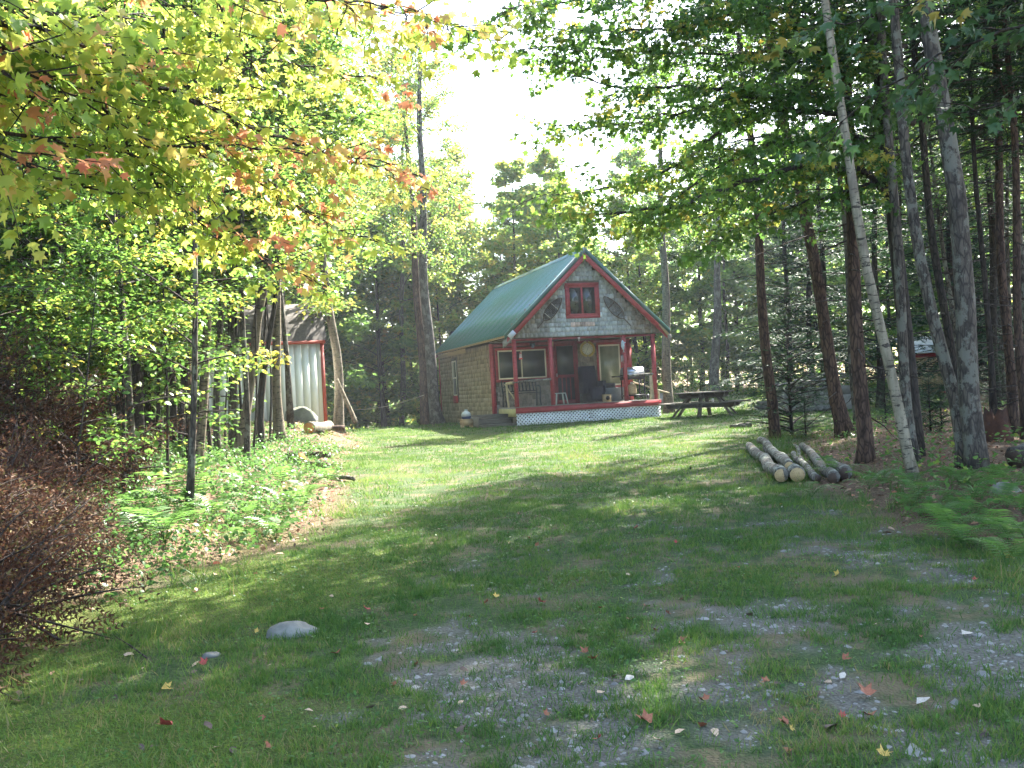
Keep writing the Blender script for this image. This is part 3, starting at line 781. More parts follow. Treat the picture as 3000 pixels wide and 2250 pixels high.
t = cthing('hanging_lantern', 'round black wire lantern hanging in the right porch bay', 'lantern', 4.25, .5, 2.42)
for k in range(6):
    a_ = k * math.pi / 6; m = MB(); m.tube([(.11 * math.cos(b_) * math.cos(a_), .11 * math.cos(b_) * math.sin(a_), .11 * math.sin(b_)) for b_ in np.linspace(0, 2 * math.pi, 17)], .007, 5, cap=False); m.build('hoop', M['black'], t)
m = MB(); m.tube([(0, 0, .1), (0, 0, .2)], .006, 5); m.build('hanger', M['black'], t); m = MB(); m.tube([(0, 0, -.06), (0, 0, .06)], [.05, .04], 8); m.build('candle_cup', M['black'], t)
t = cthing('porch_light', 'small blue-black porch lamp above the wide window', 'wall lamp', 1.27, D0 - .03, 2.52)
flat('bracket', M['black'], t, (-.09, .09, -.03, .0, -.05, .06)); m = MB(); m.tube([(0, -.04, -.1), (0, -.04, .02)], [.05, .03], 10); m.build('shade', M['grey_plastic'], t)
t = cthing('glass_bell', 'small pale bell hanging under the middle of the gable', 'bell', 2.20, .02, 2.60)
m = MB(); m.tube([(0, 0, 0), (0, 0, -.04), (0, 0, -.06), (0, 0, -.12)], [.045, .035, .015, .022], 10); m.build('bell_body', M['lamp_glass'], t, True)
m = MB(); m.tube([(0, 0, -.12), (0, 0, -.15)], .006, 5); m.build('clapper', M['tin'], t)
t = cthing('wall_ornament', 'thin brown dried branch ornament hanging beside the wide window', 'ornament', 1.90, D0 - .04, 2.05)
for k in range(3): m = MB(); m.tube([(.02 * k, 0, .2), (-.03 + .03 * k, -.01, .0), (.01 * k, 0, -.22)], .006, 5); m.build('stem', M['wood_tan'], t)

# steps, boxes, propane tank
t = cthing('porch_steps', 'dark weathered wooden steps at the left end of the porch', 'steps', 0, 0, 0)
for k, (y0_, zt) in enumerate(((.15, .0), (.50, .15), (.85, .29))):
    flat('riser', M['wood_step'], t, (-1.14, -.02 + .0 * k, y0_ + .02, y0_ + .05, zt - .155, zt - .031)); flat('tread', M['wood_step'], t, (-1.17, -.0, y0_ - .005, y0_ + (.36 if k < 2 else 1.1), zt - .03, zt))
flat('stringer', M['wood_step'], t, (-1.185, -1.172, .2, 1.9, -.2, .25)); 
t = cthing('wooden_box', 'tan timber box standing left of the porch steps', 'box', -1.36, 1.05, 0)
flat('side_board', M['wood_tan'], t, (-.17, .17, -.20, -.17, .0, .17)); flat('side_board', M['wood_tan'], t, (-.17, .17, .17, .20, .0, .17)); flat('top_board', M['wood_tan'], t, (-.19, .15, -.21, .21, .17, .20))
flat('leg', M['wood_tan'], t, (.12, .17, -.16, .16, -.18, .0)); flat('leg', M['wood_tan'], t, (-.17, -.12, -.16, .16, -.18, .0))
b = cthing('propane_tank', 'grey and navy propane tank on the tan box by the steps', 'gas bottle', -1.36, 1.05, .20)
m = MB(); m.tube([(0, 0, 0), (0, 0, .03), (0, 0, .09)], [.12, .15, .155], 18); m.build('lower_shell', M['tank_blue'], b, True)
m = MB(); m.tube([(0, 0, .09), (0, 0, .17), (0, 0, .22), (0, 0, .25)], [.155, .15, .11, .05], 18); m.build('upper_shell', M['tank_grey'], b, True)
m = MB(); m.tube([(0, 0, .25), (0, 0, .31)], [.06, .055], 12, cap=False); m.build('collar', M['tank_grey'], b)
t = cthing('concrete_block', 'dark block under the cabin wall beside the tan box', 'block', -.42, 2.9, -.03)
flat('block_body', M['iron'], t, (-.15, .15, -.15, .15, -.12, .14)); flat('block_cap', M['wood_dark'], t, (-.16, .16, -.16, .16, .14, .16))
# rear steps with pole handrail on the right of the cabin
t = cthing('side_steps', 'brown timber steps with a pale pole handrail right of the cabin', 'steps', 0, 0, 0)
for k in range(3): flat('tread', M['wood_tan'], t, (4.95 + k * .0, 5.75 - k * .22, 2.6, 3.5, .0 + k * .15 - .06, .0 + k * .15))
flat('riser', M['wood_tan'], t, (4.95, 5.72, 2.62, 2.66, -.15, -.06)); flat('riser', M['wood_tan'], t, (4.95, 5.5, 2.62, 2.66, -.0, .09))
pole(t, (4.78, 2.3, 1.15), (6.1, 1.9, .65), .03, .024, M['wood_pale'], 'handrail'); pole(t, (5.75, 2.0, .8), (5.75, 2.05, -.2), .035, .035, M['wood_pale'], 'rail_post')
t = thing('grey_crate', 'grey wooden crate on the grass right of the cabin', 'crate', (*gnd(661, 404)[:2], gz(*gnd(661, 404)[:2])), YAW)
flat('side_panel', M['wood_grey'], t, (-.3, .3, -.2, -.17, 0, .45)); flat('side_panel', M['wood_grey'], t, (-.3, .3, .17, .2, 0, .45)); flat('top_panel', M['wood_grey'], t, (-.32, .32, -.22, .22, .45, .48)); flat('end_panel', M['wood_grey'], t, (-.3, -.27, -.17, .17, 0, .45)); flat('end_panel', M['wood_grey'], t, (.27, .3, -.17, .17, 0, .45))

# ------------------------------------------------------------------ shed on the left
q_ = at(326.5, 419, 27.5); p = Vector((q_.x, 27.5, q_.z + .0)); SY = p.y
shed = thing('garden_shed', 'pale grey shed with red trim and dark shingled roof behind the saplings', 'shed', (p.x, p.y, p.z), .34)
wW, wD, wH = 3.2, 2.4, 2.15
pl = MB(); pl.box(-.2, 0, 0, .02, 0, wH); plm = pl.mesh('siding_board', M['shed_wall'])
sw_ = flat('wall', M['shed_wall'], shed, (-wW, 0, .02, .06, -.2, wH))
bw = .2; pm = MB(); pm.box(-bw + .008, 0, .009, .019, -.15, wH); pmm = pm.mesh('siding_board', M['shed_wall'])
for k in range(int(wW / bw)): link('siding_board', pmm, sw_, (-k * bw, 0, 0))
flat('wall', M['shed_wall'], shed, (-.04, 0, .06, wD, -.2, wH)); flat('wall', M['shed_wall'], shed, (-wW, -wW + .04, .06, wD, -.2, wH)); flat('wall', M['shed_wall'], shed, (-wW, 0, wD, wD + .04, -.2, wH))
flat('corner_trim', M['shed_red'], shed, (-.075, .015, -.03, -.013, -.15, wH)); flat('corner_trim', M['shed_red'], shed, (.002, .025, -.012, .1, -.15, wH))
flat('eave_trim', M['shed_red'], shed, (-wW - .08, .06, -.10, -.035, wH - .07, wH + .02))
rf = MB(); 
def ringp(o, z): return [(-wW - .1 + o, -.12 + o, z), (.1 - o, -.12 + o, z), (.1 - o, wD + .12 - o, z), (-wW - .1 + o, wD + .12 - o, z)]
pr_ = [(-.12, wH + .02), (.16, wH + .50), (.45, wH + .80), (wD / 2, wH + 1.15), (wD - .45, wH + .80), (wD - .16, wH + .50), (wD + .12, wH + .02)]
vv = [(-wW - .1, y_, z_) for y_, z_ in pr_] + [(.1, y_, z_) for y_, z_ in pr_]
ff = [(k, k + 7, k + 8, k + 1) for k in range(6)]
rf.f.append(np.array([list(range(7))])); rf.mi.append(np.array([0])); rf.f.append(np.array([list(range(13, 6, -1))])); rf.mi.append(np.array([0]))
rf.add(vv, ff); rf.build('roof', M['asphalt'], shed)
# outhouse
oy = 38.0; p = at(932, 388, oy); pz = gz(p.x, oy)
oh = thing('outhouse', 'small outhouse with tin roof, red frame and tan door among the right trees', 'outhouse', (p.x, oy, pz), -.1)
flat('wall', M['wood_tan'], oh, (-.75, .75, .3, 1.5, 0, 1.6)); dr_ = flat('door', M['wood_tan'], oh, (-.5, .5, .265, .295, .05, 1.42)); 
for k in range(6): flat('door_board', M['wood_tan'], dr_, (-.5 + k * .167, -.5 + k * .167 + .158, .245, .264, .05, 1.42))
flat('frame_board', M['red'], oh, (-.72, -.52, .25, .298, 0, 1.52)); flat('frame_board', M['red'], oh, (.52, .72, .25, .298, 0, 1.52)); flat('frame_board', M['red'], oh, (-.52, .52, .25, .298, 1.43, 1.56))
m = MB(); K = 40; v = []
for j, (yy, zz) in enumerate(((-.05, 1.6), (1.7, 2.25))):
    for k in range(K): v.append((-.85 + 1.7 * k / (K - 1), yy, zz + (.018 if k % 4 < 2 else 0)))
for j, (yy, zz) in enumerate(((-.05, 1.57), (1.7, 2.22))):
    for k in range(K): v.append((-.85 + 1.7 * k / (K - 1), yy, zz))
m.add(v, [(k, k + 1, K + k + 1, K + k) for k in range(K - 1)] + [(2 * K + k + 1, 2 * K + k, 3 * K + k, 3 * K + k + 1) for k in range(K - 1)] + [(2 * K + k, 2 * K + k + 1, k + 1, k) for k in range(K - 1)])
m.build('roof', M['tin'], oh)

# ------------------------------------------------------------------ picnic table
c0 = gnd(708, 417); 
t = thing('picnic_table', 'dark weathered hexagonal picnic table with attached benches on the lawn', 'picnic table', (c0.x, c0.y + .5, gz(c0.x, c0.y + .5)), math.radians(10))
RT = .90
k = 0; y = -RT
while y < RT - .02:
    y1 = y + .135
    hw = lambda yy: min(RT, (RT - abs(yy)) * 2.0 if abs(yy) > RT * .5 else RT) 
    def hx(yy): yy = abs(yy); return max(.12, RT * 1.05 - max(0, yy) * .58)
    m = MB(); a0, a1 = hx(y), hx(y1)
    v = [(-a0, y, .71), (a0, y, .71), (a1, y1, .71), (-a1, y1, .71), (-a0, y, .748), (a0, y, .748), (a1, y1, .748), (-a1, y1, .748)]
    m.add(v, [(3, 2, 1, 0), (4, 5, 6, 7), (0, 1, 5, 4), (1, 2, 6, 5), (2, 3, 7, 6), (3, 0, 4, 7)]); m.build('top_board', M['wood_dark'], t); y += .142
def rounded_beam(name, r, z0, z1, ang, parent, th=.045, off=0):
    m_ = MB(); n = 8; pts = [(r, z1)] + [(r - (z1 - z0) * .9 * (1 - math.cos(a_)), z1 - (z1 - z0) * math.sin(a_)) for a_ in np.linspace(.3, math.pi / 2, 6)]
    prof_ = pts + [(-x, z) for x, z in reversed(pts)]
    K_ = len(prof_); v = [(x, off - th / 2, z) for x, z in prof_] + [(x, off + th / 2, z) for x, z in prof_]
    m_.add(v, [(i_, (i_ + 1) % K_, K_ + (i_ + 1) % K_, K_ + i_) for i_ in range(K_)])
    m_.f.append(np.array([list(range(K_))])); m_.mi.append(np.array([0])); m_.f.append(np.array([list(range(2 * K_ - 1, K_ - 1, -1))])); m_.mi.append(np.array([0]))
    c, s = math.cos(ang), math.sin(ang)
    m_.v = [np.stack([q[:, 0] * c - q[:, 1] * s, q[:, 0] * s + q[:, 1] * c, q[:, 2]], -1) for q in m_.v]
    return m_.build(name, M['wood_dark'], parent)
for k in range(3):
    a_ = math.radians(60 * k); rounded_beam('top_brace', .80, .565 , .705 - .002 * k, a_, t); rounded_beam('seat_brace', 1.2, .27 , .405 - .002 * k, a_, t, off=.05)
for k in range(6):
    a_ = math.radians(60 * k); c, s = math.cos(a_), math.sin(a_); m = MB(); m.beam((c * .42, s * .42, .70), (c * 1.06, s * 1.06, -.02), .04, .12, up=(-s, c, 0)); m.build('leg', M['wood_dark'], t)
    b0 = math.radians(60 * k + 30); u = Vector((-math.sin(a_), math.cos(a_), 0)); ctr = Vector((c, s, 0)) * 1.12
    for q in (-.075, .075):
        m = MB(); cc = ctr + Vector((c, s, 0)) * q; m.beam(cc - u * .60 + Vector((0, 0, .425)), cc + u * .60 + Vector((0, 0, .425)), .14, .036); m.build('bench_board', M['wood_dark'], t)
t = tag(link('glass_jar', None, None, (t.location.x + .12, t.location.y - .75, t.location.z + .44)), 'small clear jar standing on the near picnic bench', 'jar')
m = MB(); m.tube([(0, 0, 0), (0, 0, .06), (0, 0, .08)], [.035, .035, .025], 10); m.build('jar_body', M['lamp_glass'], t, True); m = MB(); m.tube([(0, 0, .08), (0, 0, .095)], .028, 10); m.build('lid', M['white'], t)

# ------------------------------------------------------------------ logs
def log_between(name, label, cat, P, Q, r0, r1, endmat, group=None, barkm=None, wob=.03, knots=0):
    P, Q = Vector(P), Vector(Q); d = Q - P; L_ = d.length
    q = d.to_track_quat('Y', 'Z')
    o = link(name, None, None, P); o.rotation_mode = 'QUATERNION'; o.rotation_quaternion = q; tag(o, label, cat, group)
    n = max(8, int(L_ / .12)); ys_ = np.linspace(0, L_, n); pts = [(.02 * math.sin(2.2 * v_ + r0 * 90) * (0 if v_ < .05 else 1), v_, .015 * math.sin(3.1 * v_ + 1)) for v_ in ys_]
    m_ = MB(); m_.tube(pts, np.linspace(r0, r1, n), 14, wob=wob); m_.build('bark', barkm or M['bark_log'], o, True)
    m_ = MB(); m_.tube([(0, -.004, 0), (0, .01, 0)], r0 * .93, 20); m_.build('cut_end', endmat, o)
    m_ = MB(); m_.tube([(pts[-1][0], L_ - .01, pts[-1][2]), (pts[-1][0], L_ + .004, pts[-1][2])], r1 * .93, 20); m_.build('cut_end', endmat, o)
    return o
lf = lambda u, v: (737.3 + .05555 * u, 423.2 + .05555 * v)
def pile(label, f, fr, bk, end, lift=0, brk=.8):
    px, py = lf(*f); g0 = gnd(px, py + fr * .05555); r = fr * .05555 * g0.y / FPX
    bx_, by_ = lf(*bk); g1 = gnd(bx_, by_ + fr * .05555 * .5)
    Y1 = min(g1.y, g0.y + 5.2); q = at(bx_, by_, Y1)
    A_ = Vector((g0.x, g0.y, gz(g0.x, g0.y) + r + lift)); B_ = Vector((q.x, Y1, gz(q.x, Y1) + r * brk + lift))
    log_between('log', label, 'log', A_, B_, r, r * brk, end, 'felled logs in a loose pile by the right trees')
    return A_, B_, r
pile('bottom log at the left of the pile, pale sawn end', (800, 950), 128, (200, 400), M['log_end'])
pile('bottom log with wide pale sawn end under the top log', (1090, 930), 140, (520, 430), M['log_end'])
px, py = lf(940, 780); g0 = gnd(*lf(940, 1060)); r3 = 92 * .05555 * (g0.y + .25) / FPX
A_ = at(px, py, g0.y + .25); q = at(*lf(430, 300), g0.y + 5.0); B_ = Vector((q.x, g0.y + 5.0, q.z))
log_between('log', 'slimmer log lying on top of the two pale-ended logs', 'log', A_, B_, r3, r3 * .95, M['log_end'], 'felled logs in a loose pile by the right trees')
pile('short thin grey log between the pale-ended logs and the dark ones', (1440, 1010), 75, (1000, 560), M['dark_end'])
pile('long mossy grey log at the right, dark sawn end', (1740, 1000), 110, (1180, 370), M['dark_end'])
pile('short stout log with dark reddish end at the far right of the pile', (1950, 915), 125, (1700, 720), M['dark_end'])
pile('thin dark pole lying behind between the logs', (1180, 700), 45, (1040, 400), M['dark_end'])
# birch bolt by the shed (crop origin frame 279.9,406.2 scale .04937)
lg = lambda u, v: (279.9 + .04937 * u, 406.2 + .04937 * v)
g0 = gnd(*lg(590, 560)); r = 115 * .04937 * g0.y / FPX; A_ = Vector((g0.x, g0.y, g0.z + r)); q = at(*lg(930, 330), g0.y + 2.0); B_ = Vector((q.x + .1, g0.y + 2.0, gz(q.x, g0.y + 2) + r * .95))
log_between('birch_log', 'thick white birch log with orange sawn end by the shed', 'log', A_, B_, r, r * .95, M['orange_wood'], barkm=M['bark_birch'])
q = gnd(*lg(900, 520)); log_between('support_log', 'short brown log lying behind the birch log', 'log', q + Vector((-.3, .1, .07)), q + Vector((.42, .5, .07)), .07, .07, M['dark_end'], barkm=M['bark_brown'])
q = gnd(*lg(780, 570)); log_between('support_log', 'stubby grey billet wedged in front of the birch log', 'log', q + Vector((-.12, .15, .045)), q + Vector((.12, .0, .045)), .045, .04, M['dark_end'])
q = gnd(*lg(400, 1190)); log_between('split_log', 'big split half log with reddish cut face in the grass', 'log', q + Vector((.0, .0, .11)), q + Vector((-.3, .55, .11)), .13, .13, M['orange_wood'], barkm=M['bark_brown'])
q = gnd(*lg(700, 1080)); log_between('split_log', 'upper brown split log lying across the bank', 'log', q + Vector((.32, -.05, .07)), q + Vector((-.22, .25, .08)), .065, .07, M['dark_end'], barkm=M['bark_brown'])
q = gnd(*lg(760, 1270)); log_between('split_log', 'lower brown split log nearest the lawn', 'log', q + Vector((.22, -.1, .055)), q + Vector((-.22, .2, .07)), .055, .065, M['dark_end'], barkm=M['bark_brown'])
q = gnd(*lg(1100, 1480)); log_between('fallen_branch', 'thin peeling branch lying along the edge of the bank', 'branch', q + Vector((.45, -.7, .03)), q + Vector((-.5, .9, .06)), .03, .045, M['dark_end'], wob=.1)
q = gnd(703.5, 424.5) 
q = gnd(662.2 + .10287 * 770, 324.3 + .10287 * 1010); log_between('wood_slab', 'flat piece of grey bark-edged wood on the lawn before the table', 'wood slab', q + Vector((-.26, 0, .03)), q + Vector((.26, .08, .06)), .05, .06, M['dark_end'], barkm=M['bark_grey'], wob=.15)

# rocks
def rock_mesh(name, mat, s, seed, sub=3, mossy=0):
    import bmesh
    bm = bmesh.new(); bmesh.ops.create_icosphere(bm, subdivisions=sub, radius=1)
    from mathutils import noise as mn
    for v in bm.verts:
        n_ = mn.noise(v.co * 1.2 + Vector((seed, seed * 2, 0))) * .35 + mn.noise(v.co * 3.1 + Vector((seed, 0, 3))) * .12
        v.co = v.co * (1 + n_); v.co = Vector((v.co.x * s[0], v.co.y * s[1], v.co.z * s[2]))
    me = bpy.data.meshes.new(name); bm.to_mesh(me); bm.free(); me.materials.append(mat)
    for p_ in me.polygons: p_.use_smooth = sub > 2
    return me
def rock(name, label, p, s, seed, mat='rock', rz=0, group=None, cat='rock'):
    o = link(name, rock_mesh(name, M[mat], s, seed), None, (p.x, p.y, p.z), (0, 0, rz)); return tag(o, label, cat, group)
rock('rock', 'pale humped rock half buried in the near lawn', gnd(292, 636), (.165, .11, .085), 7.7, 'rock')
rock('rock', 'small flat grey stone in the near grass left of the humped rock', gnd(211, 658), (.055, .04, .03), 1.3, 'rock')
rock('mossy_boulder', 'moss covered boulder against the pale shed wall', gnd(*lg(400, 330)) + Vector((0, .3, .1)), (.42, .3, .33), 2.7, 'rock_moss', cat='boulder')
rock('dark_stone', 'dark stone leaning on the mossy boulder by the shed', gnd(*lg(630, 280)) + Vector((0, .3, .1)), (.12, .1, .16), 6.1, 'rock_moss')
rock('rock', 'pale lichen grey boulder at the back edge of the clearing', gnd(696, 390) , (.32, .25, .22), 8.2, 'rock')
rock('rock', 'grey stone at the right edge under the ferns', gnd(1005, 492) , (.16, .12, .09), 9.4, 'rock_moss')
# stone pile
c0 = gnd(806, 413); sp = thing('stone_pile', 'stacked pile of rounded stones and flat slabs behind the right trunk', 'stone pile', (c0.x, c0.y + .4, gz(c0.x, c0.y + .4)), .1)
SM = [rock_mesh('stone', M['rock_moss'], (1, .8, .85), k * 3.3, 2) for k in range(4)] + [rock_mesh('stone', M['rock'], (1, .7, .22), 20 + k * 2.1, 2) for k in range(3)]
for row, (n_, z_, r_, fl) in enumerate(((7, .13, .17, 0), (8, .34, .15, 0), (8, .52, .13, 0), (7, .66, .17, 1), (7, .75, .18, 1), (6, .84, .16, 1), (4, .92, .17, 1), (3, 1.0, .15, 1))):
    for k in range(n_):
        for dy in ((0, .3) if row < 6 else (.1,)):
            x = -.85 + 1.7 * (k + .5 + R.uniform(-.2, .2)) / n_ + (.12 * row if row > 5 else 0)
            o = link('stone', SM[4 + R.randrange(3)] if fl else SM[R.randrange(4)], sp, (x, dy + R.uniform(-.05, .05), z_ + R.uniform(-.02, .02) + .06 * (x > .2) * (row > 3)), (R.uniform(-.2, .2), R.uniform(-.2, .2), R.uniform(0, 6)), r_ * R.uniform(.8, 1.25))
c1 = gnd(845, 405); t = thing('cut_stone_block', 'grey square block wall end right of the stacked stones', 'stone block', (c0.x + 1.15, c0.y + .7, gz(c0.x + 1.1, c0.y + .7)), .1)
flat('block_base', M['rock'], t, (-.3, .35, -.25, .25, -.1, .45)); flat('block_top', M['rock'], t, (-.26, .33, -.24, .24, .452, .72))
c1 = gnd(762, 410.5); t = thing('cut_stone_block', 'grey angular block beside the ringed trunk behind the table', 'stone block', (c1.x, c1.y + .2, c1.z), .3)
flat('block_base', M['rock'], t, (-.14, .22, -.15, .15, -.1, .2)); flat('block_top', M['rock'], t, (-.06, .22, -.12, .12, .202, .3))
# leaning weathered boards on the trunk behind the table
tb = gnd(716, 395); t = thing('leaning_boards', 'two narrow pale boards leaning on the grey trunk behind the table', 'boards', (tb.x, tb.y - .35, tb.z), 0)
m = MB(); m.beam((.05, 0, 0), (.09, .14, 1.65), .05, .03, up=(0, 1, 0)); m.build('board', M['tin_flash'], t); m = MB(); m.beam((.14, 0, 0), (.12, .14, 1.6), .035, .03, up=(0, 1, 0)); m.build('board', M['wood_pale'], t)
# clothes line
A_ = at(424, 395, 32.5); B_ = at(350, 410, 34.0)
pts = [tuple(A_.lerp(B_, s) - Vector((0, 0, .12 * math.sin(math.pi * s)))) for s in np.linspace(0, 1, 12)]
m = MB(); m.tube(pts, .006, 5); ro = m.build('clothes_line', M['rope'], None); tag(ro, 'pale rope strung from the double trunk towards the leaning tree', 'rope')
# rotten stump on the right
q = gnd(996, 441); st = thing('rotten_stump', 'jagged red-brown rotten stump between the right trunks', 'stump', tuple(q), 0)
m = MB(); n = 18
v = []
for zr_, rr in ((-.1, .30), (.12, .24), (.25, .2)):
    for k in range(n): a_ = 2 * math.pi * k / n; v.append((rr * math.cos(a_), rr * math.sin(a_), zr_ + (R.choice((.02, .08, .15, .34)) * R.uniform(.6, 1.1) if zr_ > .2 else 0)))
for k in range(n): a_ = 2 * math.pi * k / n; v.append((.13 * math.cos(a_), .13 * math.sin(a_), .2))
m.add(v, [(r_ * n + k, r_ * n + (k + 1) % n, (r_ + 1) * n + (k + 1) % n, (r_ + 1) * n + k) for r_ in range(3) for k in range(n)]); m.build('shell', M['stump'], st)
m = MB(); m.tube([(0, 0, .1), (0, 0, .22)], .135, 14); m.build('rotten_core', M['stump'], st)

# ------------------------------------------------------------------ leaf shapes
LEAF_OV = (np.array([(0, 0, 0), (.35, .26, .05), (.75, .2, .02), (1, 0, -.10), (.75, -.2, .02), (.35, -.26, .05)], float), np.array([(0, 1, 5), (1, 2, 5), (2, 4, 5), (2, 3, 4)]))
LEAF_DI = (np.array([(0, 0, 0), (.5, .32, .06), (1, 0, -.06), (.5, -.32, .06)], float), np.array([(0, 1, 3), (1, 2, 3)]))
def maple_shape():
    pol = [(0, 1.0), (20, .52), (46, .92), (68, .48), (98, .68), (150, .34)]
    pts = [(0, 0, 0)]
    o = [(r * math.cos(math.radians(a_)), r * math.sin(math.radians(a_)), -.22 * r * r) for a_, r in pol]
    o2 = [(x, -y, z) for x, y, z in reversed(o[1:])]
    ring = o + o2; n = len(ring)
    V = np.array(pts + ring); V[:, 0] += .25; V *= .62
    return V, np.array([(0, 1 + k, 1 + (k + 1) % n) for k in range(n)])
LEAF_MA = maple_shape()
BLADE = (np.array([(0, .5, 0), (0, -.5, 0), (1, 0, 0)], float), np.array([(0, 1, 2)]))

def norm(v): return v / (np.linalg.norm(v, axis=-1, keepdims=True) + 1e-9)
def leaves(mb, P, Dd, N, S, shape, tint, width=None):
    V, F = shape; P = np.asarray(P); n = len(P)
    Dd = norm(Dd); N = norm(N - Dd * (N * Dd).sum(-1, keepdims=True)); T = np.cross(N, Dd)
    S = np.broadcast_to(S, (n,))[:, None, None]; wv = S if width is None else np.broadcast_to(width, (n,))[:, None, None]
    out = P[:, None] + S * V[None, :, 0:1] * Dd[:, None] + wv * V[None, :, 1:2] * T[:, None] + S * V[None, :, 2:3] * N[:, None]
    k = len(V); FF = (F[None] + (np.arange(n) * k)[:, None, None]).reshape(-1, F.shape[1])
    mb.add(out.reshape(-1, 3), FF, 0, np.repeat(np.broadcast_to(tint, (n,)), k) + 1e-4)

# ------------------------------------------------------------------ tree templates
def curve_path(p, az, el, L_, n, droop, rng, wob=.04):
    pts = [np.array(p, float)]; st = L_ / (n - 1)
    for k in range(n - 1):
        d = np.array([math.cos(az) * math.cos(el), math.sin(az) * math.cos(el), math.sin(el)]); pts.append(pts[-1] + d * st)
        el -= droop / (n - 1); az += rng.normal(0, wob)
    return np.array(pts)

def broadleaf(seed, H=10., hb0=.3, spread=2.4, nb=34, nleaf=9000, ls=.09, shape=LEAF_OV, up=.75, sub=6, tmean=.42, tvar=.16, topw=.4):
    rng = np.random.default_rng(seed); tb = MB(); tips = []
    for k in range(nb):
        t = hb0 + (1 - hb0) * ((k + rng.uniform(0, 1)) / nb) ** .95; az = k * 2.4 + rng.normal(0, .4)
        prof = (math.sin(math.pi * min(1, ((t - hb0) / (1 - hb0)) * .75 + .22)) ** .7) * (1 - topw * t)
        L_ = spread * prof * rng.uniform(.65, 1.2); el = up * (.35 + .9 * t) + rng.normal(0, .12)
        pth = curve_path((0, 0, t * H), az, el, L_, 7, rng.uniform(.2, .7), rng)
        tb.tube(pth, np.linspace(.013 * (1.15 - t) + .007, .004, 7), 4, cap=False)
        for j in range(sub):
            q = rng.uniform(.25, 1); ii = q * 5.99; i0 = int(ii); base = pth[i0] + (pth[min(6, i0 + 1)] - pth[i0]) * (ii - i0)
            p2 = curve_path(base, az + rng.choice([-1, 1]) * rng.uniform(.4, 1.3), el * .3 + rng.normal(0, .3), L_ * rng.uniform(.25, .5) * (1.25 - q * .5) + .15, 4, rng.uniform(.1, .6), rng, .15)
            tb.tube(p2, np.linspace(.009, .0025, 4), 3, cap=False); tips.append(p2)
    T_ = np.array(tips); n = len(T_)
    idx = rng.integers(0, n, nleaf); s = rng.uniform(.1, 3.0, nleaf); i0 = np.minimum(s.astype(int), 2); fr = (s - i0)[:, None]
    P = T_[idx, i0] * (1 - fr) + T_[idx, i0 + 1] * fr + rng.normal(0, 1, (nleaf, 3)) * np.array([.11, .11, .07])
    D_ = rng.normal(0, 1, (nleaf, 3)); D_[:, 2] = D_[:, 2] * .35 - .25
    N_ = rng.normal(0, .42, (nleaf, 3)); N_[:, 2] += 1
    tt = np.clip(rng.normal(tmean, tvar, nleaf) + rng.normal(0, .12, n)[idx], 0.02, .98)
    lb = MB(); leaves(lb, P, D_, N_, ls * rng.uniform(.65, 1.25, nleaf), shape, tt)
    return tb, lb

def conifer(seed, H=10., hb0=.15, spread=1.7, step=.34, per=5, seg=7, nl=.07, nw=.012, droop=.5, el0=.1, dens=1.0, dead=True, tmean=.4):
    rng = np.random.default_rng(seed); tb = MB(); P = []; D_ = []; N_ = []; 
    z = hb0 * H
    while z < H * .985:
        t = (z / H - hb0) / (1 - hb0)
        for k in range(per):
            az = rng.uniform(0, 6.28); L_ = spread * (1 - t) ** .85 * rng.uniform(.6, 1.1) + .12
            el = el0 + .5 * t + rng.normal(0, .1)
            pth = curve_path((0, 0, z + rng.uniform(-.1, .1)), az, el, L_, 6, droop * (1 - t) , rng, .05)
            tb.tube(pth, np.linspace(.018 * (1.1 - t), .003, 6), 3, cap=False)
            ntw = max(3, int(L_ / .13 * dens))
            for j in range(ntw):
                q = (j + .6) / ntw; ii = q * 4.99; i0 = int(ii); base = pth[i0] + (pth[i0 + 1] - pth[i0]) * (ii - i0); dd = norm(pth[i0 + 1] - pth[i0])
                sd_ = np.cross(dd, [0, 0, 1]) * (1 if j % 2 else -1); tl = L_ * .38 * (1.15 - q) + .07
                td = norm(dd * .7 + sd_ * .8 + np.array([0, 0, -.12 - .2 * (1 - t)])); m_ = max(3, int(tl / .035))
                s_ = np.linspace(.05, 1, m_)[:, None]; pp = base + td * tl * s_
                for sg in (-1, 1):
                    P.append(pp); nd = norm(td * .75 + np.cross(td, [0, 0, 1]) * sg * .8 + np.array([0, 0, .1])); D_.append(np.tile(nd, (m_, 1)) + rng.normal(0, .25, (m_, 3)))
        z += step * (1 - .35 * t)
    if dead:
        z = .06 * H
        while z < hb0 * H + .5:
            az = rng.uniform(0, 6.28); pth = curve_path((0, 0, z), az, rng.uniform(-.35, .15), rng.uniform(.4, 1.3), 5, .2, rng, .2); tb.tube(pth, np.linspace(.012, .002, 5), 3, cap=False); z += .16
    P = np.concatenate(P); D_ = np.concatenate(D_); n = len(P)
    lb = MB(); leaves(lb, P, D_, rng.normal(0, .4, (n, 3)) + np.array([0, 0, 1]), nl * rng.uniform(.7, 1.3, n), BLADE, np.clip(rng.normal(tmean, .25, n), 0, 1), nw)
    return tb, lb

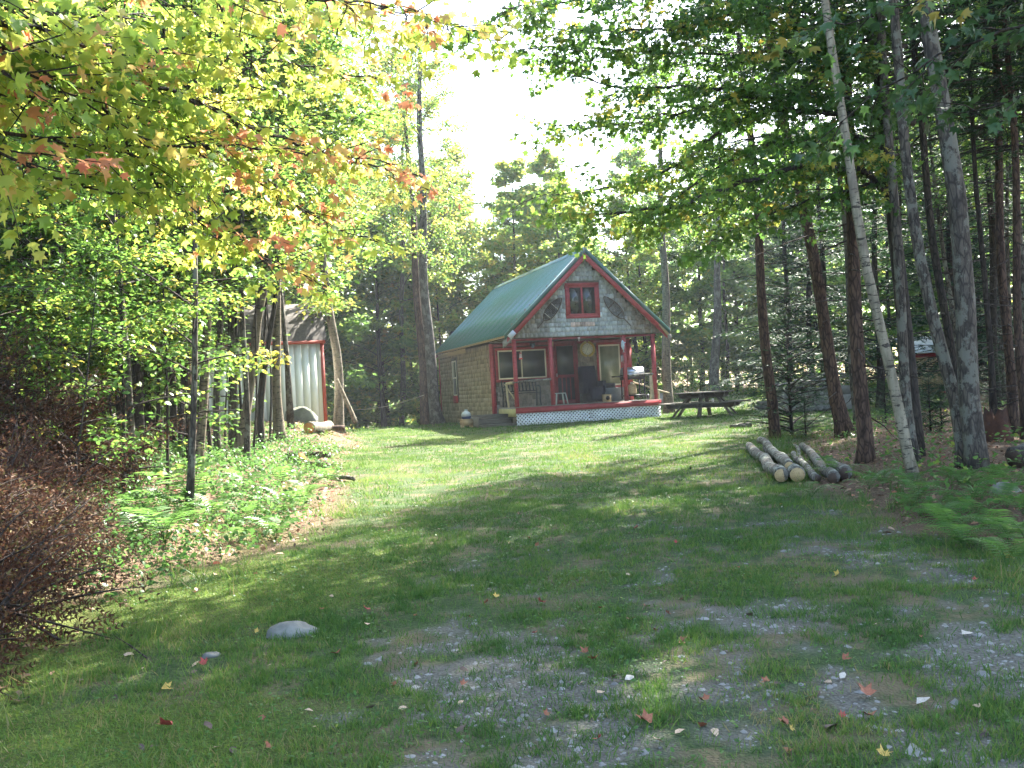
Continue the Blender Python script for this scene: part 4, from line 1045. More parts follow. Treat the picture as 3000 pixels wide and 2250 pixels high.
TPL = {}
def reg(key, tbl, lmat, bmat='twig', H=10.):
    tb, lb = tbl; TPL.setdefault(key, []).append((tb.mesh('branches', M[bmat]), lb.mesh('crown', M[lmat]), H))
for s in (1, 2, 3): reg('broad', broadleaf(s, hb0=.24, nleaf=11000, ls=.092), 'leaf_green')
for s in (4, 5): reg('light', broadleaf(s, hb0=.22, nleaf=9500, ls=.10, tmean=.62, spread=2.6), 'leaf_green')
for s in (6, 7, 8): reg('far', broadleaf(s, hb0=.10, nleaf=11000, ls=.2, shape=LEAF_DI, spread=3.0, sub=5, tmean=.45), 'leaf_far')
for s in (9,): reg('farlight', broadleaf(s, hb0=.12, nleaf=11000, ls=.19, shape=LEAF_DI, spread=2.8, sub=5, tmean=.68), 'leaf_far')
for s in (10, 11, 12): reg('sapling', broadleaf(s, H=5, hb0=.12, spread=1.25, nb=17, nleaf=900, ls=.115, sub=3, up=.5, tmean=.5), 'leaf_green', H=5.)
for s in (13, 14): reg('conifer', conifer(s, hb0=.42, nw=.016, spread=1.9), 'needle')
for s in (21, 22): reg('high', broadleaf(s, hb0=.44, nleaf=8000, ls=.10, spread=2.8, tmean=.5), 'leaf_green')
for s in (23,): reg('glow', broadleaf(s, hb0=.36, nleaf=12000, ls=.10, spread=2.7, tmean=.72), 'leaf_green')
for s in (15, 16): reg('darkfir', conifer(s, hb0=.05, spread=2.1, nl=.13, nw=.035, dens=.7, step=.45, dead=False), 'needle')
for s in (17, 18): reg('seedling', conifer(s, H=2., hb0=.05, spread=.62, step=.13, nl=.055, nw=.018, dens=1.8, droop=.3, el0=.25, dead=False, tmean=.7), 'needle', H=2.)
reg('bush', broadleaf(19, H=2.2, hb0=.02, spread=1.4, nb=22, nleaf=1800, ls=.11, sub=4, up=.9, shape=LEAF_DI), 'leaf_far', H=2.2)
reg('bush', broadleaf(20, H=2.2, hb0=.02, spread=1.2, nb=20, nleaf=1500, ls=.10, sub=4, up=.9, tmean=.6, shape=LEAF_DI), 'leaf_far', H=2.2)

def dress(t, key, H, d, rng=R, rz=None, wide=1.0, low=0.0):
    """branches and crown of a template as parts of tree t"""
    bm_, lm_, Ht = TPL[key][rng.randrange(len(TPL[key]))]; sc = (H / Ht)
    q = d.to_track_quat('Z', 'Y') @ Quaternion((0, 0, 1), rng.uniform(0, 6.28) if rz is None else rz)
    for nm, me in (('branches', bm_), ('crown', lm_)):
        o = link(nm, me, t); o.rotation_mode = 'QUATERNION'; o.rotation_quaternion = q; o.scale = (sc * wide, sc * wide, sc)
    return t

def tree(px, py, tx, ty, wpx, barkm, H, label, key=None, Y=None, via=None, name='tree', cat='tree', group=None, bend=0., flare=1.5, wide=1., crownH=None, lean_y=0.):
    if Y is None: P = gnd(px, py)
    else: q = at(px, py, Y); P = Vector((q.x, Y, gz(q.x, Y)))
    Q = at(tx, ty, P.y); d = (Q - P); d.y = lean_y * d.z; d = d / d.z
    r = wpx / 2 * P.y / FPX
    t = thing(name, label, cat, (P.x, P.y, P.z - .12), 0, group)
    n = 22; pts = []; rad = []
    if via:
        vz = [0.]; vx = [0.]
        for vp in via: q_ = at(vp[0], vp[1], P.y); vz.append(q_.z - P.z); vx.append(q_.x - P.x)
        sl_ = (vx[-1] - vx[-2]) / (vz[-1] - vz[-2]); vz.append(H + 2); vx.append(vx[-1] + sl_ * (H + 2 - vz[-2]))
        d = Vector(((vx[-2]) / vz[-2], 0, 1.))
    zq = Q.z - P.z
    for k in range(n):
        z = H * (k / (n - 1)) ** 1.15; s = z / zq if zq else 0
        off = bend * math.sin(math.pi * min(1, s)); bx0 = d.x * z
        if via:
            zz_ = np.array([z - .5, z - .25, z, z + .25, z + .5]); bx0 = float(np.mean(np.interp(np.maximum(zz_, 0), vz, vx))) if z > .5 else float(np.interp(z, vz, vx)); off = 0
        pts.append((bx0 + off + .045 * math.sin(z * 1.1 + px) * min(1, z), d.y * z + .02 * math.cos(z * 1.1 + px), z))
        rad.append(r * (1 - .72 * (z / H)) * (1 + (flare - 1) * math.exp(-z / .28)))
    m_ = MB(); m_.tube(pts, rad, 12, wob=.035); m_.build('trunk', M[barkm], t, True)
    if key: dress(t, key, crownH or H, d.normalized(), wide=wide)
    return t

# --- left side
T = tree
tree(27, 432, 21, 130, 12, 'bark_brown', 14, 'thick straight brown trunk at the far left above the dead brush', 'broad', Y=15)
tree(52, 420, 78, 262, 4, 'bark_dark', 10, 'thin dark trunk leaning right, second from the left edge', 'broad', Y=18)
tree(142, 459, 139, 240, 6, 'bark_dark', 12, 'straight dark trunk at the right end of the dead brush', 'broad')
tree(166, 440, 170, 240, 4, 'bark_dark', 9, 'very thin wiry dark stem right of the dead brush', 'light')
tree(180, 459, 191, 262, 5, 'bark_dark', 11, 'slim dark trunk just left of the leaning yellow birch', 'broad')
tree(196, 467, 216, 239, 9, 'bark_yellow', 13, 'pale yellow birch leaning right, lit along its edge', 'light', name='birch_tree', cat='birch')
tree(191, 450, 190, 300, 6, 'bark_brown', 12, 'brown trunk directly behind the yellow birch', 'broad', Y=16)
tree(217, 452, 221, 260, 7, 'bark_grey', 12, 'grey trunk right of the yellow birch before the shed end', 'glow')
tree(236, 455, 256, 318, 10, 'bark_yellow', 11, 'stout pale trunk slanting right in front of the shed', 'glow', bend=.1)
tree(246, 464, 243, 245, 6, 'bark_grey', 12, 'slender upright lichen grey trunk crossing the stout slanting one', 'glow')
tree(252, 458, 256, 330, 2.5, 'bark_dark', 6, 'pencil-thin stem beside the upright grey trunk', 'high', crownH=9, wide=.5, name='sapling')
tree(262, 450, 276, 275, 6, 'bark_dark', 11, 'dark trunk leaning right in front of the white shed wall', 'high', bend=-.1)
tree(280, 440, 276, 320, 10, 'bark_yellow', 11, 'thick pale-edged trunk with spreading roots before the shed', 'glow', flare=2.0)
tree(338, 424, 329, 314, 10, 'bark_yellow', 13, 'curved ridged trunk leaning left at the right corner of the shed', 'light', flare=1.7, bend=.12, Y=29)
q = at(343, 424, 28.6); log_between('leaning_log', 'pale dead stem propped against the foot of the curved trunk', 'log', Vector((q.x + .35, q.y, q.z)), Vector((q.x - .12, q.y + .1, q.z + 1.3)), .07, .05, M['dark_end'], barkm=M['bark_yellow'])
# double trunk by the cabin
tree(438, 424, 425, 300, 12, 'bark_grey', 15, 'tall grey front trunk of the pair beside the cabin', 'glow', flare=1.6, wide=.7, via=((431, 370), (425, 300), (421, 150), (419, 60)))
tree(426, 424.5, 418, 300, 10, 'bark_brown', 13, 'darker left-hand trunk of the pair beside the cabin', None, flare=1.5)
tree(400, 405, 402, 250, 6, 'bark_grey', 18, 'tall slim tree rising left of the double trunk', 'glow', Y=46)
tree(452, 405, 450, 250, 6, 'bark_grey', 15, 'slim tree behind the back corner of the cabin roof', 'glow', Y=50)
# thin saplings, left
for k, (px, py, tx, ty, w, h) in enumerate(((205, 440, 209, 300, 3, 7), (148, 445, 150, 300, 3, 7), (156, 440, 160, 320, 2.5, 6), (225, 446, 226, 340, 2, 5), (229, 446, 232, 345, 2, 5), (173, 445, 176, 300, 3, 7), (120, 440, 116, 280, 4, 9), (88, 430, 92, 280, 4, 9), (64, 425, 66, 300, 5, 10), (108, 435, 104, 300, 3, 8), (132, 446, 136, 300, 4, 9), (186, 452, 181, 300, 3.5, 9), (211, 458, 206, 300, 4, 9), (240, 449, 238, 320, 3, 7), (256, 447, 262, 330, 3, 7), (161, 452, 157, 290, 4, 9), (150, 448, 144, 290, 3.5, 9), (199, 446, 203, 310, 3, 8), (270, 445, 268, 340, 2.5, 6))):
    tree(px, py, tx, ty, w, 'bark_dark', h, 'thin dark understory stem in the crowded left thicket', 'sapling' if px < 190 else 'high', Y=None if (k < 6 or k > 9) else 15 + k, name='sapling', cat='sapling', group='thin stems in the left thicket', crownH=h if px < 190 else h + 3, wide=1 if px < 190 else .6)

# --- right side
tree(669, 410, 666, 328, 10, 'bark_yellow', 13, 'orange-lit mottled trunk beside the right eave of the cabin', 'high', Y=36, wide=.7)
tree(714, 396, 716, 324, 10, 'bark_grey', 13, 'pale grey trunk behind the picnic table', 'high', wide=.8)
tree(775, 438, 766, 330, 11, 'bark_brown', 13, 'ringed grey-brown trunk standing behind the log pile', 'conifer', flare=1.25)
tree(846, 428, 830, 350, 14, 'bark_brown', 13, 'brown trunk leaning left, root flare to the left', 'conifer', flare=1.9, Y=19)
tree(858, 425, 851, 330, 7, 'bark_grey', 12, 'thin pale trunk seen between the two brown trunks', 'high', Y=22)
tree(864, 463, 856, 300, 15, 'bark_brown', 14, 'thick red-brown trunk with hollow twisted base behind the logs', 'conifer', flare=1.55, via=((866, 420), (857, 307), (849, 200), (845, 100)))
tree(917, 480, 873, 300, 11, 'bark_birch', 14, 'white birch leaning left in front of the dark trunks', None, name='birch_tree', cat='birch', flare=1.3, via=((895, 395), (873, 307), (861, 255), (854, 180), (849, 120), (829, 8)))
tree(916, 463, 896, 300, 11, 'bark_grey', 14, 'straight mottled trunk directly right of the white birch', 'high', via=((905, 380), (898, 307), (891, 180), (888, 93), (883, 0)))
tree(963, 468, 930, 300, 13, 'bark_grey', 14, 'left stem of the big double tree, bowed to the left', 'high', flare=1.3, via=((956, 400), (933, 307), (915, 200), (900, 108), (890, 0)))
tree(978, 470, 966, 300, 21, 'bark_grey', 15, 'biggest trunk on the right, dark with pale lichen', 'high', flare=1.25, via=((973, 400), (966, 307), (952, 180), (937, 77), (925, -20)))
tree(962, 455, 934, 240, 9, 'bark_dark', 14, 'dark slim trunk arching left behind the biggest trunk', 'conifer', Y=16, via=((950, 350), (936, 247), (924, 130), (911, 46), (905, 0)))
tree(1013, 445, 1004, 270, 10, 'bark_brown', 13, 'reddish straight trunk near the right edge behind the stump', 'conifer', Y=17)
tree(1027, 455, 1018, 270, 9, 'bark_brown', 13, 'dark trunk cut by the right edge of the picture', 'conifer', Y=16)
for k, (px, w, Y_, lab, key) in enumerate(((703, 5, 52, 'slim dark trunk left of the grey one behind the table', 'far'), (728, 4, 50, 'thin dark trunk right of the leaning boards', 'far'), (738, 5, 54, 'dark trunk with a broken knot behind the far lawn', 'far'), (812, 6, 36, 'dark conifer trunk above the stone pile', 'darkfir'), (826, 7, 33, 'dark conifer trunk right above the stone pile', 'conifer'), (880, 8, 30, 'dim trunk between the white birch and the red-brown trunk', 'darkfir'), (905, 8, 27, 'dim trunk left of the outhouse', 'conifer'), (955, 8, 31, 'shadowed trunk behind the bowed stem', 'darkfir'), (996, 9, 26, 'dim trunk left of the reddish straight one', 'conifer'), (790, 6, 34, 'dark trunk left above the stone pile', 'darkfir'))):
    tree(px, 395, px - 3, 300, w, 'bark_dark', 12, lab, key, Y=Y_)
# fallen trunk
a0 = gnd(1016, 468); b0 = gnd(984, 432); log_between('mossy_log', 'mossy curved root log rising to the left behind the ferns', 'log', Vector((a0.x, a0.y, a0.z + .1)), Vector((b0.x + .1, a0.y + 1.2, a0.z + .75)), .14, .10, M['dark_end'], barkm=M['bark_grey'], wob=.05)

# young firs and seedlings
def young(px, py, H, label, Y=None):
    P = gnd(px, py) if Y is None else Vector((at(px, py, Y).x, Y, gz(at(px, py, Y).x, Y)))
    t = thing('young_fir', label, 'young fir', (P.x, P.y, P.z - .03)); m_ = MB(); m_.tube([(0, 0, 0), (0, 0, H * .5), (.01, 0, H)], [.018 * H / 1.5 + .008, .012, .004], 6); m_.build('trunk', M['bark_dark'], t)
    dress(t, 'seedling', H, Vector((0, 0, 1)))
young(792, 436, 3.2, 'tall thin young fir with a dark stem before the stone pile')
young(931, 432, 1.1, 'bushy young fir in front of the outhouse'); young(921, 430, .8, 'low bushy fir left of the one before the outhouse'); young(942, 431, .9, 'low bushy fir right of the one before the outhouse')
young(886, 424, .9, 'small pale young fir left of the white birch'); young(994, 408, 1.6, 'young fir far back near the right edge'); young(806, 437, .8, 'small fir seedling at the foot of the stone pile')

# --- the woods: many trees outside the clearing
def clear(x, y):
    if y < 9: return False
    if lawn_edge_l(y) - 1.0 < x < lawn_edge_r(y) + 1.0 and y < 46: return False
    if math.hypot(x - 1.2, y - 36) < 7.5: return False
    if -9.5 < x < -3.5 and 25.5 < y < 34: return False      # shed
    if -7 < x < 0 and 30 < y < 39: return False
    if 10 < x < 17 and 34 < y < 41: return False
    if 5 < x < 16 and 29 < y < 47: return False
    if 195 < 512 + FPX * x / y < 352 and y < 30: return False
    return True
pts = []
def scatter(n, xr, yr, key, hr, label, cat, group, name, barkm, wr=(.05, .1), dmin=1.3, cond=None, wide=1.0):
    k = 0; tries = 0
    while k < n and tries < n * 60:
        tries += 1; x, y = R.uniform(*xr), R.uniform(*yr)
        if abs(x) > .56 * y + 2.5 and not (x > 0 and x < .56 * y + 9): continue
        if not (clear(x, y) or (key == 'glow' and (y < 25 or y > 39) and x < lawn_edge_l(y) - .8)) or (cond and not cond(x, y)): continue
        if any((x - a_) ** 2 + (y - b_) ** 2 < dmin * dmin for a_, b_ in pts): continue
        H = R.uniform(*hr)
        if key in ('high', 'conifer', 'broad') and R.random() < .8 and any(-3 < x - .63 * h < 4 and 11 < y - .91 * h < 18 for h in np.linspace(.4 * H, .9 * H, 6)): continue
        pts.append((x, y)); k += 1
        t = thing(name, label, cat, (x, y, gz(x, y) - .1), 0, group)
        d = Vector((R.gauss(0, .04), R.gauss(0, .04), 1)); r = R.uniform(*wr)
        zz = np.linspace(0, H, 9); m_ = MB(); m_.tube([(d.x * z + .03 * math.sin(z), d.y * z, z) for z in zz], r * (1 - .8 * zz / H) * (1 + .4 * np.exp(-zz / .3)), 8, wob=.04); m_.build('trunk', M[barkm], t, True)
        dress(t, key, H, d.normalized(), wide=wide)
scatter(9, (-11, -2.5), (16, 40), 'glow', (12, 15), 'tall tree with glowing yellow-green crown above the shed', 'tree', 'glowing tall trees above the shed', 'tree', 'bark_grey', (.06, .09), 1.2, cond=lambda x, y: 200 < 512 + FPX * x / y < 440)
scatter(6, (5.5, 12), (8, 18), 'high', (13, 15), 'unseen tall tree added outside the right edge to shade the lawn', 'tree', 'trees added outside the right edge for shade', 'tree', 'bark_grey', (.08, .12), 1.5, cond=lambda x, y: x > .54 * y)  # out of view, added to keep the sun off the near lawn
scatter(46, (-18, -2.5), (11, 28), 'broad', (8, 13), 'green leafy tree in the crowded left wood', 'tree', 'leafy trees of the left wood', 'tree', 'bark_dark', cond=lambda x, y: y > 16)
scatter(22, (-16, -2.8), (10, 26), 'light', (6, 10), 'bright yellow-green tree in the left wood', 'tree', 'bright trees of the left wood', 'tree', 'bark_grey', (.03, .07))
scatter(26, (-14, -2.8), (10, 24), 'sapling', (3, 5), 'short broad-leaved sapling under the left wood', 'sapling', 'saplings under the left wood', 'sapling', 'bark_dark', (.012, .025), dmin=.8)
scatter(18, (-34, -6), (28, 50), 'far', (10, 15), 'tree in the deep wood beyond the shed', 'tree', 'trees in the wood beyond the shed', 'tree', 'bark_dark', (.08, .16), 2.2)
scatter(12, (-15, -2), (42, 58), 'farlight', (13, 18), 'tall sunlit pale tree in the dip left of the cabin', 'tree', 'tall sunlit trees left of the cabin', 'tree', 'bark_dark', (.08, .13), 2.0)
scatter(20, (-3, 10), (44, 60), 'farlight', (9, 13), 'sunlit pale green tree in the dip behind the cabin', 'tree', 'sunlit trees behind the cabin', 'tree', 'bark_dark', (.07, .12), 2.0, cond=lambda x, y: -.24 * y < x < .16 * y)
scatter(3, (2, 12), (54, 66), 'darkfir', (9, 12), 'dark fir rising behind the cabin roof', 'fir tree', 'firs behind the cabin', 'fir_tree', 'bark_dark', (.1, .15), 2.5, cond=lambda x, y: x > .06 * y)
scatter(22, (8, 34), (46, 66), 'far', (11, 16), 'green tree at the back of the right clearing', 'tree', 'trees closing the right clearing', 'tree', 'bark_dark', (.08, .15), 2.4)
scatter(5, (8.5, 15), (20, 29), 'high', (12, 15), 'tall leafy tree added at the edge of the right clearing for shade', 'tree', 'trees added along the right clearing for shade', 'tree', 'bark_grey', (.07, .1), 1.6, cond=lambda x, y: x > .3 * y)  # extra trees, added to cast more shade on the lawn
scatter(13, (6, 24), (14, 34), 'conifer', (9, 14), 'dark fir trunk deep in the right wood', 'fir tree', 'firs of the right wood', 'fir_tree', 'bark_dark', (.05, .1), 1.8, cond=lambda x, y: x > .33 * y)
scatter(14, (14, 36), (28, 48), 'darkfir', (11, 15), 'dense dark fir far in the right wood', 'fir tree', 'far firs of the right wood', 'fir_tree', 'bark_dark', (.08, .14), 2.2)
scatter(16, (7, 30), (18, 46), 'high', (9, 14), 'leafy tree mixed among the right firs', 'tree', 'leafy trees of the right wood', 'tree', 'bark_grey', (.05, .1), 2.0, cond=lambda x, y: x > .36 * y)
scatter(22, (-16, -3), (34, 50), 'bush', (1.8, 3.2), 'low leafy bush in the dip left of the cabin', 'bush', 'bushes in the dip left of the cabin', 'bush', 'bark_dark', (.02, .03), 1.2)
scatter(26, (6, 26), (46, 54), 'bush', (1.2, 2.6), 'low leafy bush along the back of the right clearing', 'bush', 'bushes at the back of the right clearing', 'bush', 'bark_dark', (.02, .03), 1.0)

# ring of far forest
fb = MB(); rng = np.random.default_rng(5); n = 60000
ang = rng.uniform(-1.0, 1.0, n); rad = rng.uniform(66, 84, n); X_ = rad * np.sin(ang); Y_ = rad * np.cos(ang)
top = 9 + 4 * fbm(ang * 9, rad * .05, 9) + 5 * np.abs(ang) ; top = np.where(np.abs(ang + .04) < .16, top * .62, top)
Z_ = G(X_, Y_) + rng.uniform(0, 1, n) ** .8 * top
leaves(fb, np.stack([X_, Y_, Z_], -1), rng.normal(0, 1, (n, 3)), rng.normal(0, .5, (n, 3)) + [0, -.2, 1], rng.uniform(.35, .7, n), LEAF_DI, np.clip(rng.normal(.45, .2, n), 0, 1))
tag(fb.build('far_wood', M['leaf_far']), 'hazy mass of leafy forest closing the view all round', 'forest', kind='stuff')

# ------------------------------------------------------------------ near maples: limbs given by points of their own
def curl(shape, c, b):
    V = shape[0].copy(); V[:, 2] += c * V[:, 1] ** 2 + b * V[:, 0] ** 2; return V, shape[1]
def limbed(t, limbs, shape, ls, lmat, rng, tmean, redp, twl=(.3, .8), spacing=.11, cl=(5, 9), n_single=0, lobj='leaf', r_scale=1., dropz=-.1, flat_=.38):
    br = MB(); P = []; D_ = []; N_ = []; TT = []
    def lv(p, d, mean, k):
        for _ in range(k):
            P.append(p + rng.normal(0, 1, 3) * np.array([.05, .05, .03])); D_.append(d + rng.normal(0, .7, 3) + np.array([0, 0, -.25])); N_.append(rng.normal(0, flat_, 3) + np.array([0, 0, 1.])); TT.append(np.clip(mean + rng.normal(0, .09), .02, .98))
    for pts, r0, r1 in limbs:
        Q = np.array([tuple(p) for p in pts]); seg = np.linalg.norm(np.diff(Q, axis=0), axis=1); L_ = seg.sum(); s_ = np.concatenate([[0], np.cumsum(seg)])
        m_ = int(L_ / .12) + 2; ss_ = np.linspace(0, L_, m_); path = np.stack([np.interp(ss_, s_, Q[:, k]) for k in range(3)], -1); 
        path[1:-1] += rng.normal(0, .012, (m_ - 2, 3)); br.tube(path, np.linspace(r0, r1, m_) * r_scale, 8, wob=.03)
        s = .25; sgn = 1
        while s < L_:
            i0 = min(m_ - 2, int(s / L_ * (m_ - 1))); p = path[i0]; d = norm(path[i0 + 1] - path[i0]); sgn = -sgn
            side = norm(np.cross(d, [0, 0, 1.])) * sgn
            td = norm(d * rng.uniform(.3, 1.0) + side * rng.uniform(.5, 1.1) + np.array([0, 0, rng.normal(dropz, .28)])); tl = rng.uniform(*twl) * (1.1 - .45 * s / L_)
            n_ = max(3, int(tl / .09)); tp = [p]
            for q in range(n_): td = norm(td + rng.normal(0, .12, 3) + np.array([0, 0, -.035])); tp.append(tp[-1] + td * tl / n_)
            br.tube(np.array(tp), np.linspace(.0065, .002, len(tp)) * r_scale, 4, cap=False)
            mean = rng.uniform(.84, .98) if rng.random() < redp(p) else np.clip(rng.normal(tmean(p), .12), .05, .72)
            for q in range(1, len(tp)):
                lv(tp[q], td, mean, rng.integers(*cl) // 2 if q < len(tp) - 1 else rng.integers(*cl))
                if rng.random() < .5:
                    s2 = norm(np.cross(td, [0, 0, 1.])) * rng.choice([-1, 1]); e = tp[q] + norm(td * .6 + s2 + np.array([0, 0, -.1])) * rng.uniform(.08, .22); br.tube(np.array([tp[q], e]), [.003, .0015], 3, cap=False); lv(e, s2 + td, mean, rng.integers(2, 5))
            s += spacing * rng.uniform(.6, 1.5)
    br.build('branches', M['bark_dark'], t, True)
    P = np.array(P); D_ = np.array(D_); N_ = np.array(N_); TT = np.array(TT); S = ls * rng.uniform(.6, 1.15, len(P))
    order = np.arange(len(P))
    if n_single:
        cv = []
        rel = P - np.array([0, 0, EYE]); vis = (np.abs(rel[:, 0] / rel[:, 1]) < .5) & (rel[:, 2] / rel[:, 1] < .4)
        order = np.argsort(np.where(vis, P[:, 1], 1e3)); 
        lms = []
        for k in range(8):
            mb = MB(); leaves(mb, np.zeros((1, 3)), np.array([[1., 0, 0]]), np.array([[0, 0, 1.]]), 1.0, curl(shape, (-.9, .8, 1.6, 0)[k % 4], (.1, -.5, -.9, -.2)[k % 4]), k / 8 + .07); lms.append(mb.mesh(lobj, M[lmat]))
        for i_ in order[:n_single]:
            d = norm(D_[i_]); nn = N_[i_] - d * (N_[i_] @ d); nn = norm(nn); tt = np.cross(nn, d)
            mt = Matrix(((d[0], tt[0], nn[0]), (d[1], tt[1], nn[1]), (d[2], tt[2], nn[2]))).to_4x4()
            o = link(lobj, lms[min(7, int(TT[i_] * 8))], t); o.matrix_local = Matrix.Translation(Vector(P[i_])) @ mt @ Matrix.Scale(float(S[i_]), 4)
        order = order[n_single:]
    lb = MB()
    for q_ in range(4):
        oo = order[q_::4]; leaves(lb, P[oo], D_[oo], N_[oo], S[oo], curl(shape, (-.9, .8, 1.6, 0)[q_], (.1, -.5, -.9, -.2)[q_]), TT[oo])
    o = lb.build('foliage', M[lmat], t); tag(o, kind='stuff')
    return len(P)

def L1(pts, y0, y1, r0, r1, start=None, ys=None):
    n = len(pts); out = [] if start is None else [Vector(start)]
    for k, (u, v) in enumerate(pts): out.append(at(.1543 * u, .1543 * v, y0 + (y1 - y0) * k / (n - 1)))
    return out, r0, r1
rng = np.random.default_rng(3)
t = thing('maple_tree', 'near maple reaching in from the left with turning orange and yellow leaves', 'maple', (0, 0, 0))
S0 = (-4.3, 4.4, 4.6); S1 = (-4.3, 4.4, 3.9); S2 = (-4.3, 4.4, 3.0)
m_ = MB(); zz = np.linspace(-.1, 9, 14); m_.tube([(-4.4 + .01 * z, 4.4, z) for z in zz], .14 * (1 - .07 * zz), 12, wob=.03); m_.build('trunk', M['bark_grey'], t, True)
limbs = [L1([(0, 150), (330, 330), (550, 440), (1050, 560), (1400, 720), (1800, 890), (2212, 1030), (2700, 1130)], 5.2, 9.0, .030, .006, S0),
    L1([(-60, 60), (200, 160), (450, 290), (700, 400), (1000, 520), (1300, 650)], 5.0, 7.6, .026, .006, S0),
    L1([(0, 290), (300, 480), (600, 600), (900, 770), (1250, 900), (1700, 1130), (2050, 1430)], 5.4, 8.8, .024, .005, S1),
    L1([(0, 850), (450, 940), (900, 960), (1400, 950), (2100, 1000), (2600, 1060)], 5.6, 8.6, .018, .004, S1),
    L1([(0, 990), (350, 1150), (600, 1220), (1000, 1270), (1300, 1250)], 5.6, 7.8, .016, .003, S1),
    L1([(520, 430), (700, 750), (870, 1000), (1050, 1220), (1300, 1450), (1700, 1680), (2100, 1850)], 6.0, 8.6, .014, .003),
    L1([(0, 620), (500, 650), (1000, 660), (1500, 700)], 5.6, 8.0, .012, .003, S1),
    L1([(300, 180), (700, 90), (1100, 90), (1500, 130)], 5.6, 7.6, .010, .003, S0),
    L1([(1200, 900), (1400, 1100), (1700, 1200), (2200, 1500), (2500, 1560)], 7.4, 9.2, .009, .003),
    L1([(500, 250), (900, 330), (1500, 350), (2000, 420), (2500, 520)], 5.9, 9, .010, .003),
    L1([(-100, -60), (500, -80), (1200, -20), (2200, 0), (2600, 60), (3100, 200)], 5.2, 8.5, .022, .003, S0),
    L1([(1500, -120), (2000, -30), (2500, 60), (2900, 160), (3350, 300)], 7.0, 9.5, .010, .003),
    L1([(-100, 420), (400, 560), (900, 900), (1300, 1130)], 5.0, 7.2, .014, .003, S1),
    L1([(1380, -40), (1450, 120), (1590, 320), (1660, 650)], 7.2, 7.6, .010, .002)]
redf = lambda p: .30 if (-2.2 < p[0] < .2 and p[2] < EYE + .29 * p[1]) else .07
tmf = lambda p: .56 + .12 * math.sin(p[0] * 2.1 + p[2])
nA = limbed(t, limbs, LEAF_MA, .105, 'leaf_maple', rng, tmf, redf, n_single=290, spacing=.12, cl=(2, 5), flat_=.5)
# right maple, further back, long drooping limbs to the left
def L3(pts, y0, y1, r0, r1, frame='r'):
    n = len(pts); o = 682.7 if frame == 'r' else 341.3
    return [at(o + .1543 * u, .1543 * v, y0 + (y1 - y0) * k / (n - 1)) for k, (u, v) in enumerate(pts)], r0, r1
t = thing('maple_tree', 'tall maple with long limbs sweeping left above the right lawn', 'maple', (0, 0, 0))
limbs = [L3([(1330, 1250), (1180, 1110), (800, 1060), (600, 1120), (300, 1210), (0, 1330), (-400, 1380), (-800, 1390)], 14, 12, .05, .008),
    L3([(1500, 800), (1300, 720), (1060, 740), (600, 700), (300, 800), (0, 1060), (-350, 1200), (-700, 1250), (-950, 1260)], 14, 12.5, .045, .006),
    L3([(1480, 500), (1000, 430), (700, 600), (400, 580), (0, 560), (-400, 570), (-700, 480), (-900, 380)], 14, 12, .04, .006),
    L3([(1450, 300), (950, 230), (780, 180), (650, 60), (400, 0), (0, 60)], 14, 12, .035, .006),
    L3([(1400, 100), (940, 100), (600, 60), (300, 100), (0, 180), (-500, 200), (-1000, 170)], 14, 11.5, .03, .006),
    L3([(1480, 900), (1000, 880), (500, 950), (200, 1100), (0, 1250), (-300, 1480)], 14, 12.8, .03, .006),
    L3([(1400, 650), (900, 620), (300, 640), (-200, 780), (-600, 830), (-900, 800)], 14, 12.2, .03, .006),
    L3([(1400, 350), (800, 330), (200, 350), (-300, 330), (-800, 300), (-1050, 320)], 14, 11.5, .03, .006),
    L3([(1480, 1100), (1000, 1250), (500, 1400), (250, 1530), (100, 1640)], 14, 13, .025, .005),
    L3([(1400, 1000), (900, 1000), (450, 1250), (100, 1400), (-250, 1480)], 14.5, 13.5, .022, .005),
    L3([(1400, -60), (900, -80), (300, -60), (-300, -20), (-900, 10), (-1200, 60)], 14, 11, .025, .005),
    L3([(1300, 200), (900, 280), (500, 400), (0, 430), (-400, 440)], 14.3, 13, .02, .005)]
m_ = MB(); zz = np.linspace(-.1, 13, 16); bx_ = at(918, 458, 14.2); m_.tube([(bx_.x - .045 * z, 14.2, gz(bx_.x, 14.2) + z) for z in zz], .11 * (1 - .05 * zz), 12, wob=.03); m_.build('trunk', M['bark_dark'], t, True)
nB = limbed(t, limbs, LEAF_MA, .105, 'leaf_green', rng, lambda p: .40 + .36 * float(ss(4.2, 2.2, p[0] + .0 * p[2])) * float(ss(6.8, 3.8, p[2])), lambda p: .09, twl=(.4, .95), spacing=.07, cl=(3, 7), dropz=0.)  # outer lower leaves tinted yellower to stand for sun shining through
# near branches from the right
t = thing('maple_tree', 'near maple leaning in from the right edge with big dark green leaves', 'maple', (0, 0, 0))
S3 = (6.1, 7.2, 4.6)
m_ = MB(); m_.tube([(6.2, 7.2, z) for z in zz], .12 * (1 - .05 * zz), 12, wob=.03); m_.build('trunk', M['bark_grey'], t, True)
limbs = [([Vector(S3)] + [at(x, y, Y_) for x, y, Y_ in ((1040, 20, 7.6), (950, 50, 7.8), (870, 95, 8), (810, 150, 8.2))], .022, .003),
    ([Vector(S3)] + [at(x, y, Y_) for x, y, Y_ in ((1040, 90, 7.8), (980, 110, 8), (920, 115, 8.4))], .018, .003),
    ([Vector(S3)] + [at(x, y, Y_) for x, y, Y_ in ((1040, -20, 7.6), (950, -10, 7.8), (880, 15, 8), (800, 30, 8.2))], .018, .003)]
limbed(t, limbs, LEAF_MA, .13, 'leaf_dark', rng, lambda p: .45, lambda p: .05, twl=(.3, .7), spacing=.16, cl=(2, 4))
t = bpy.data.objects['birch_tree.001']
# birch foliage lives on its own short branches
bt = MB(); 
P0 = t.location
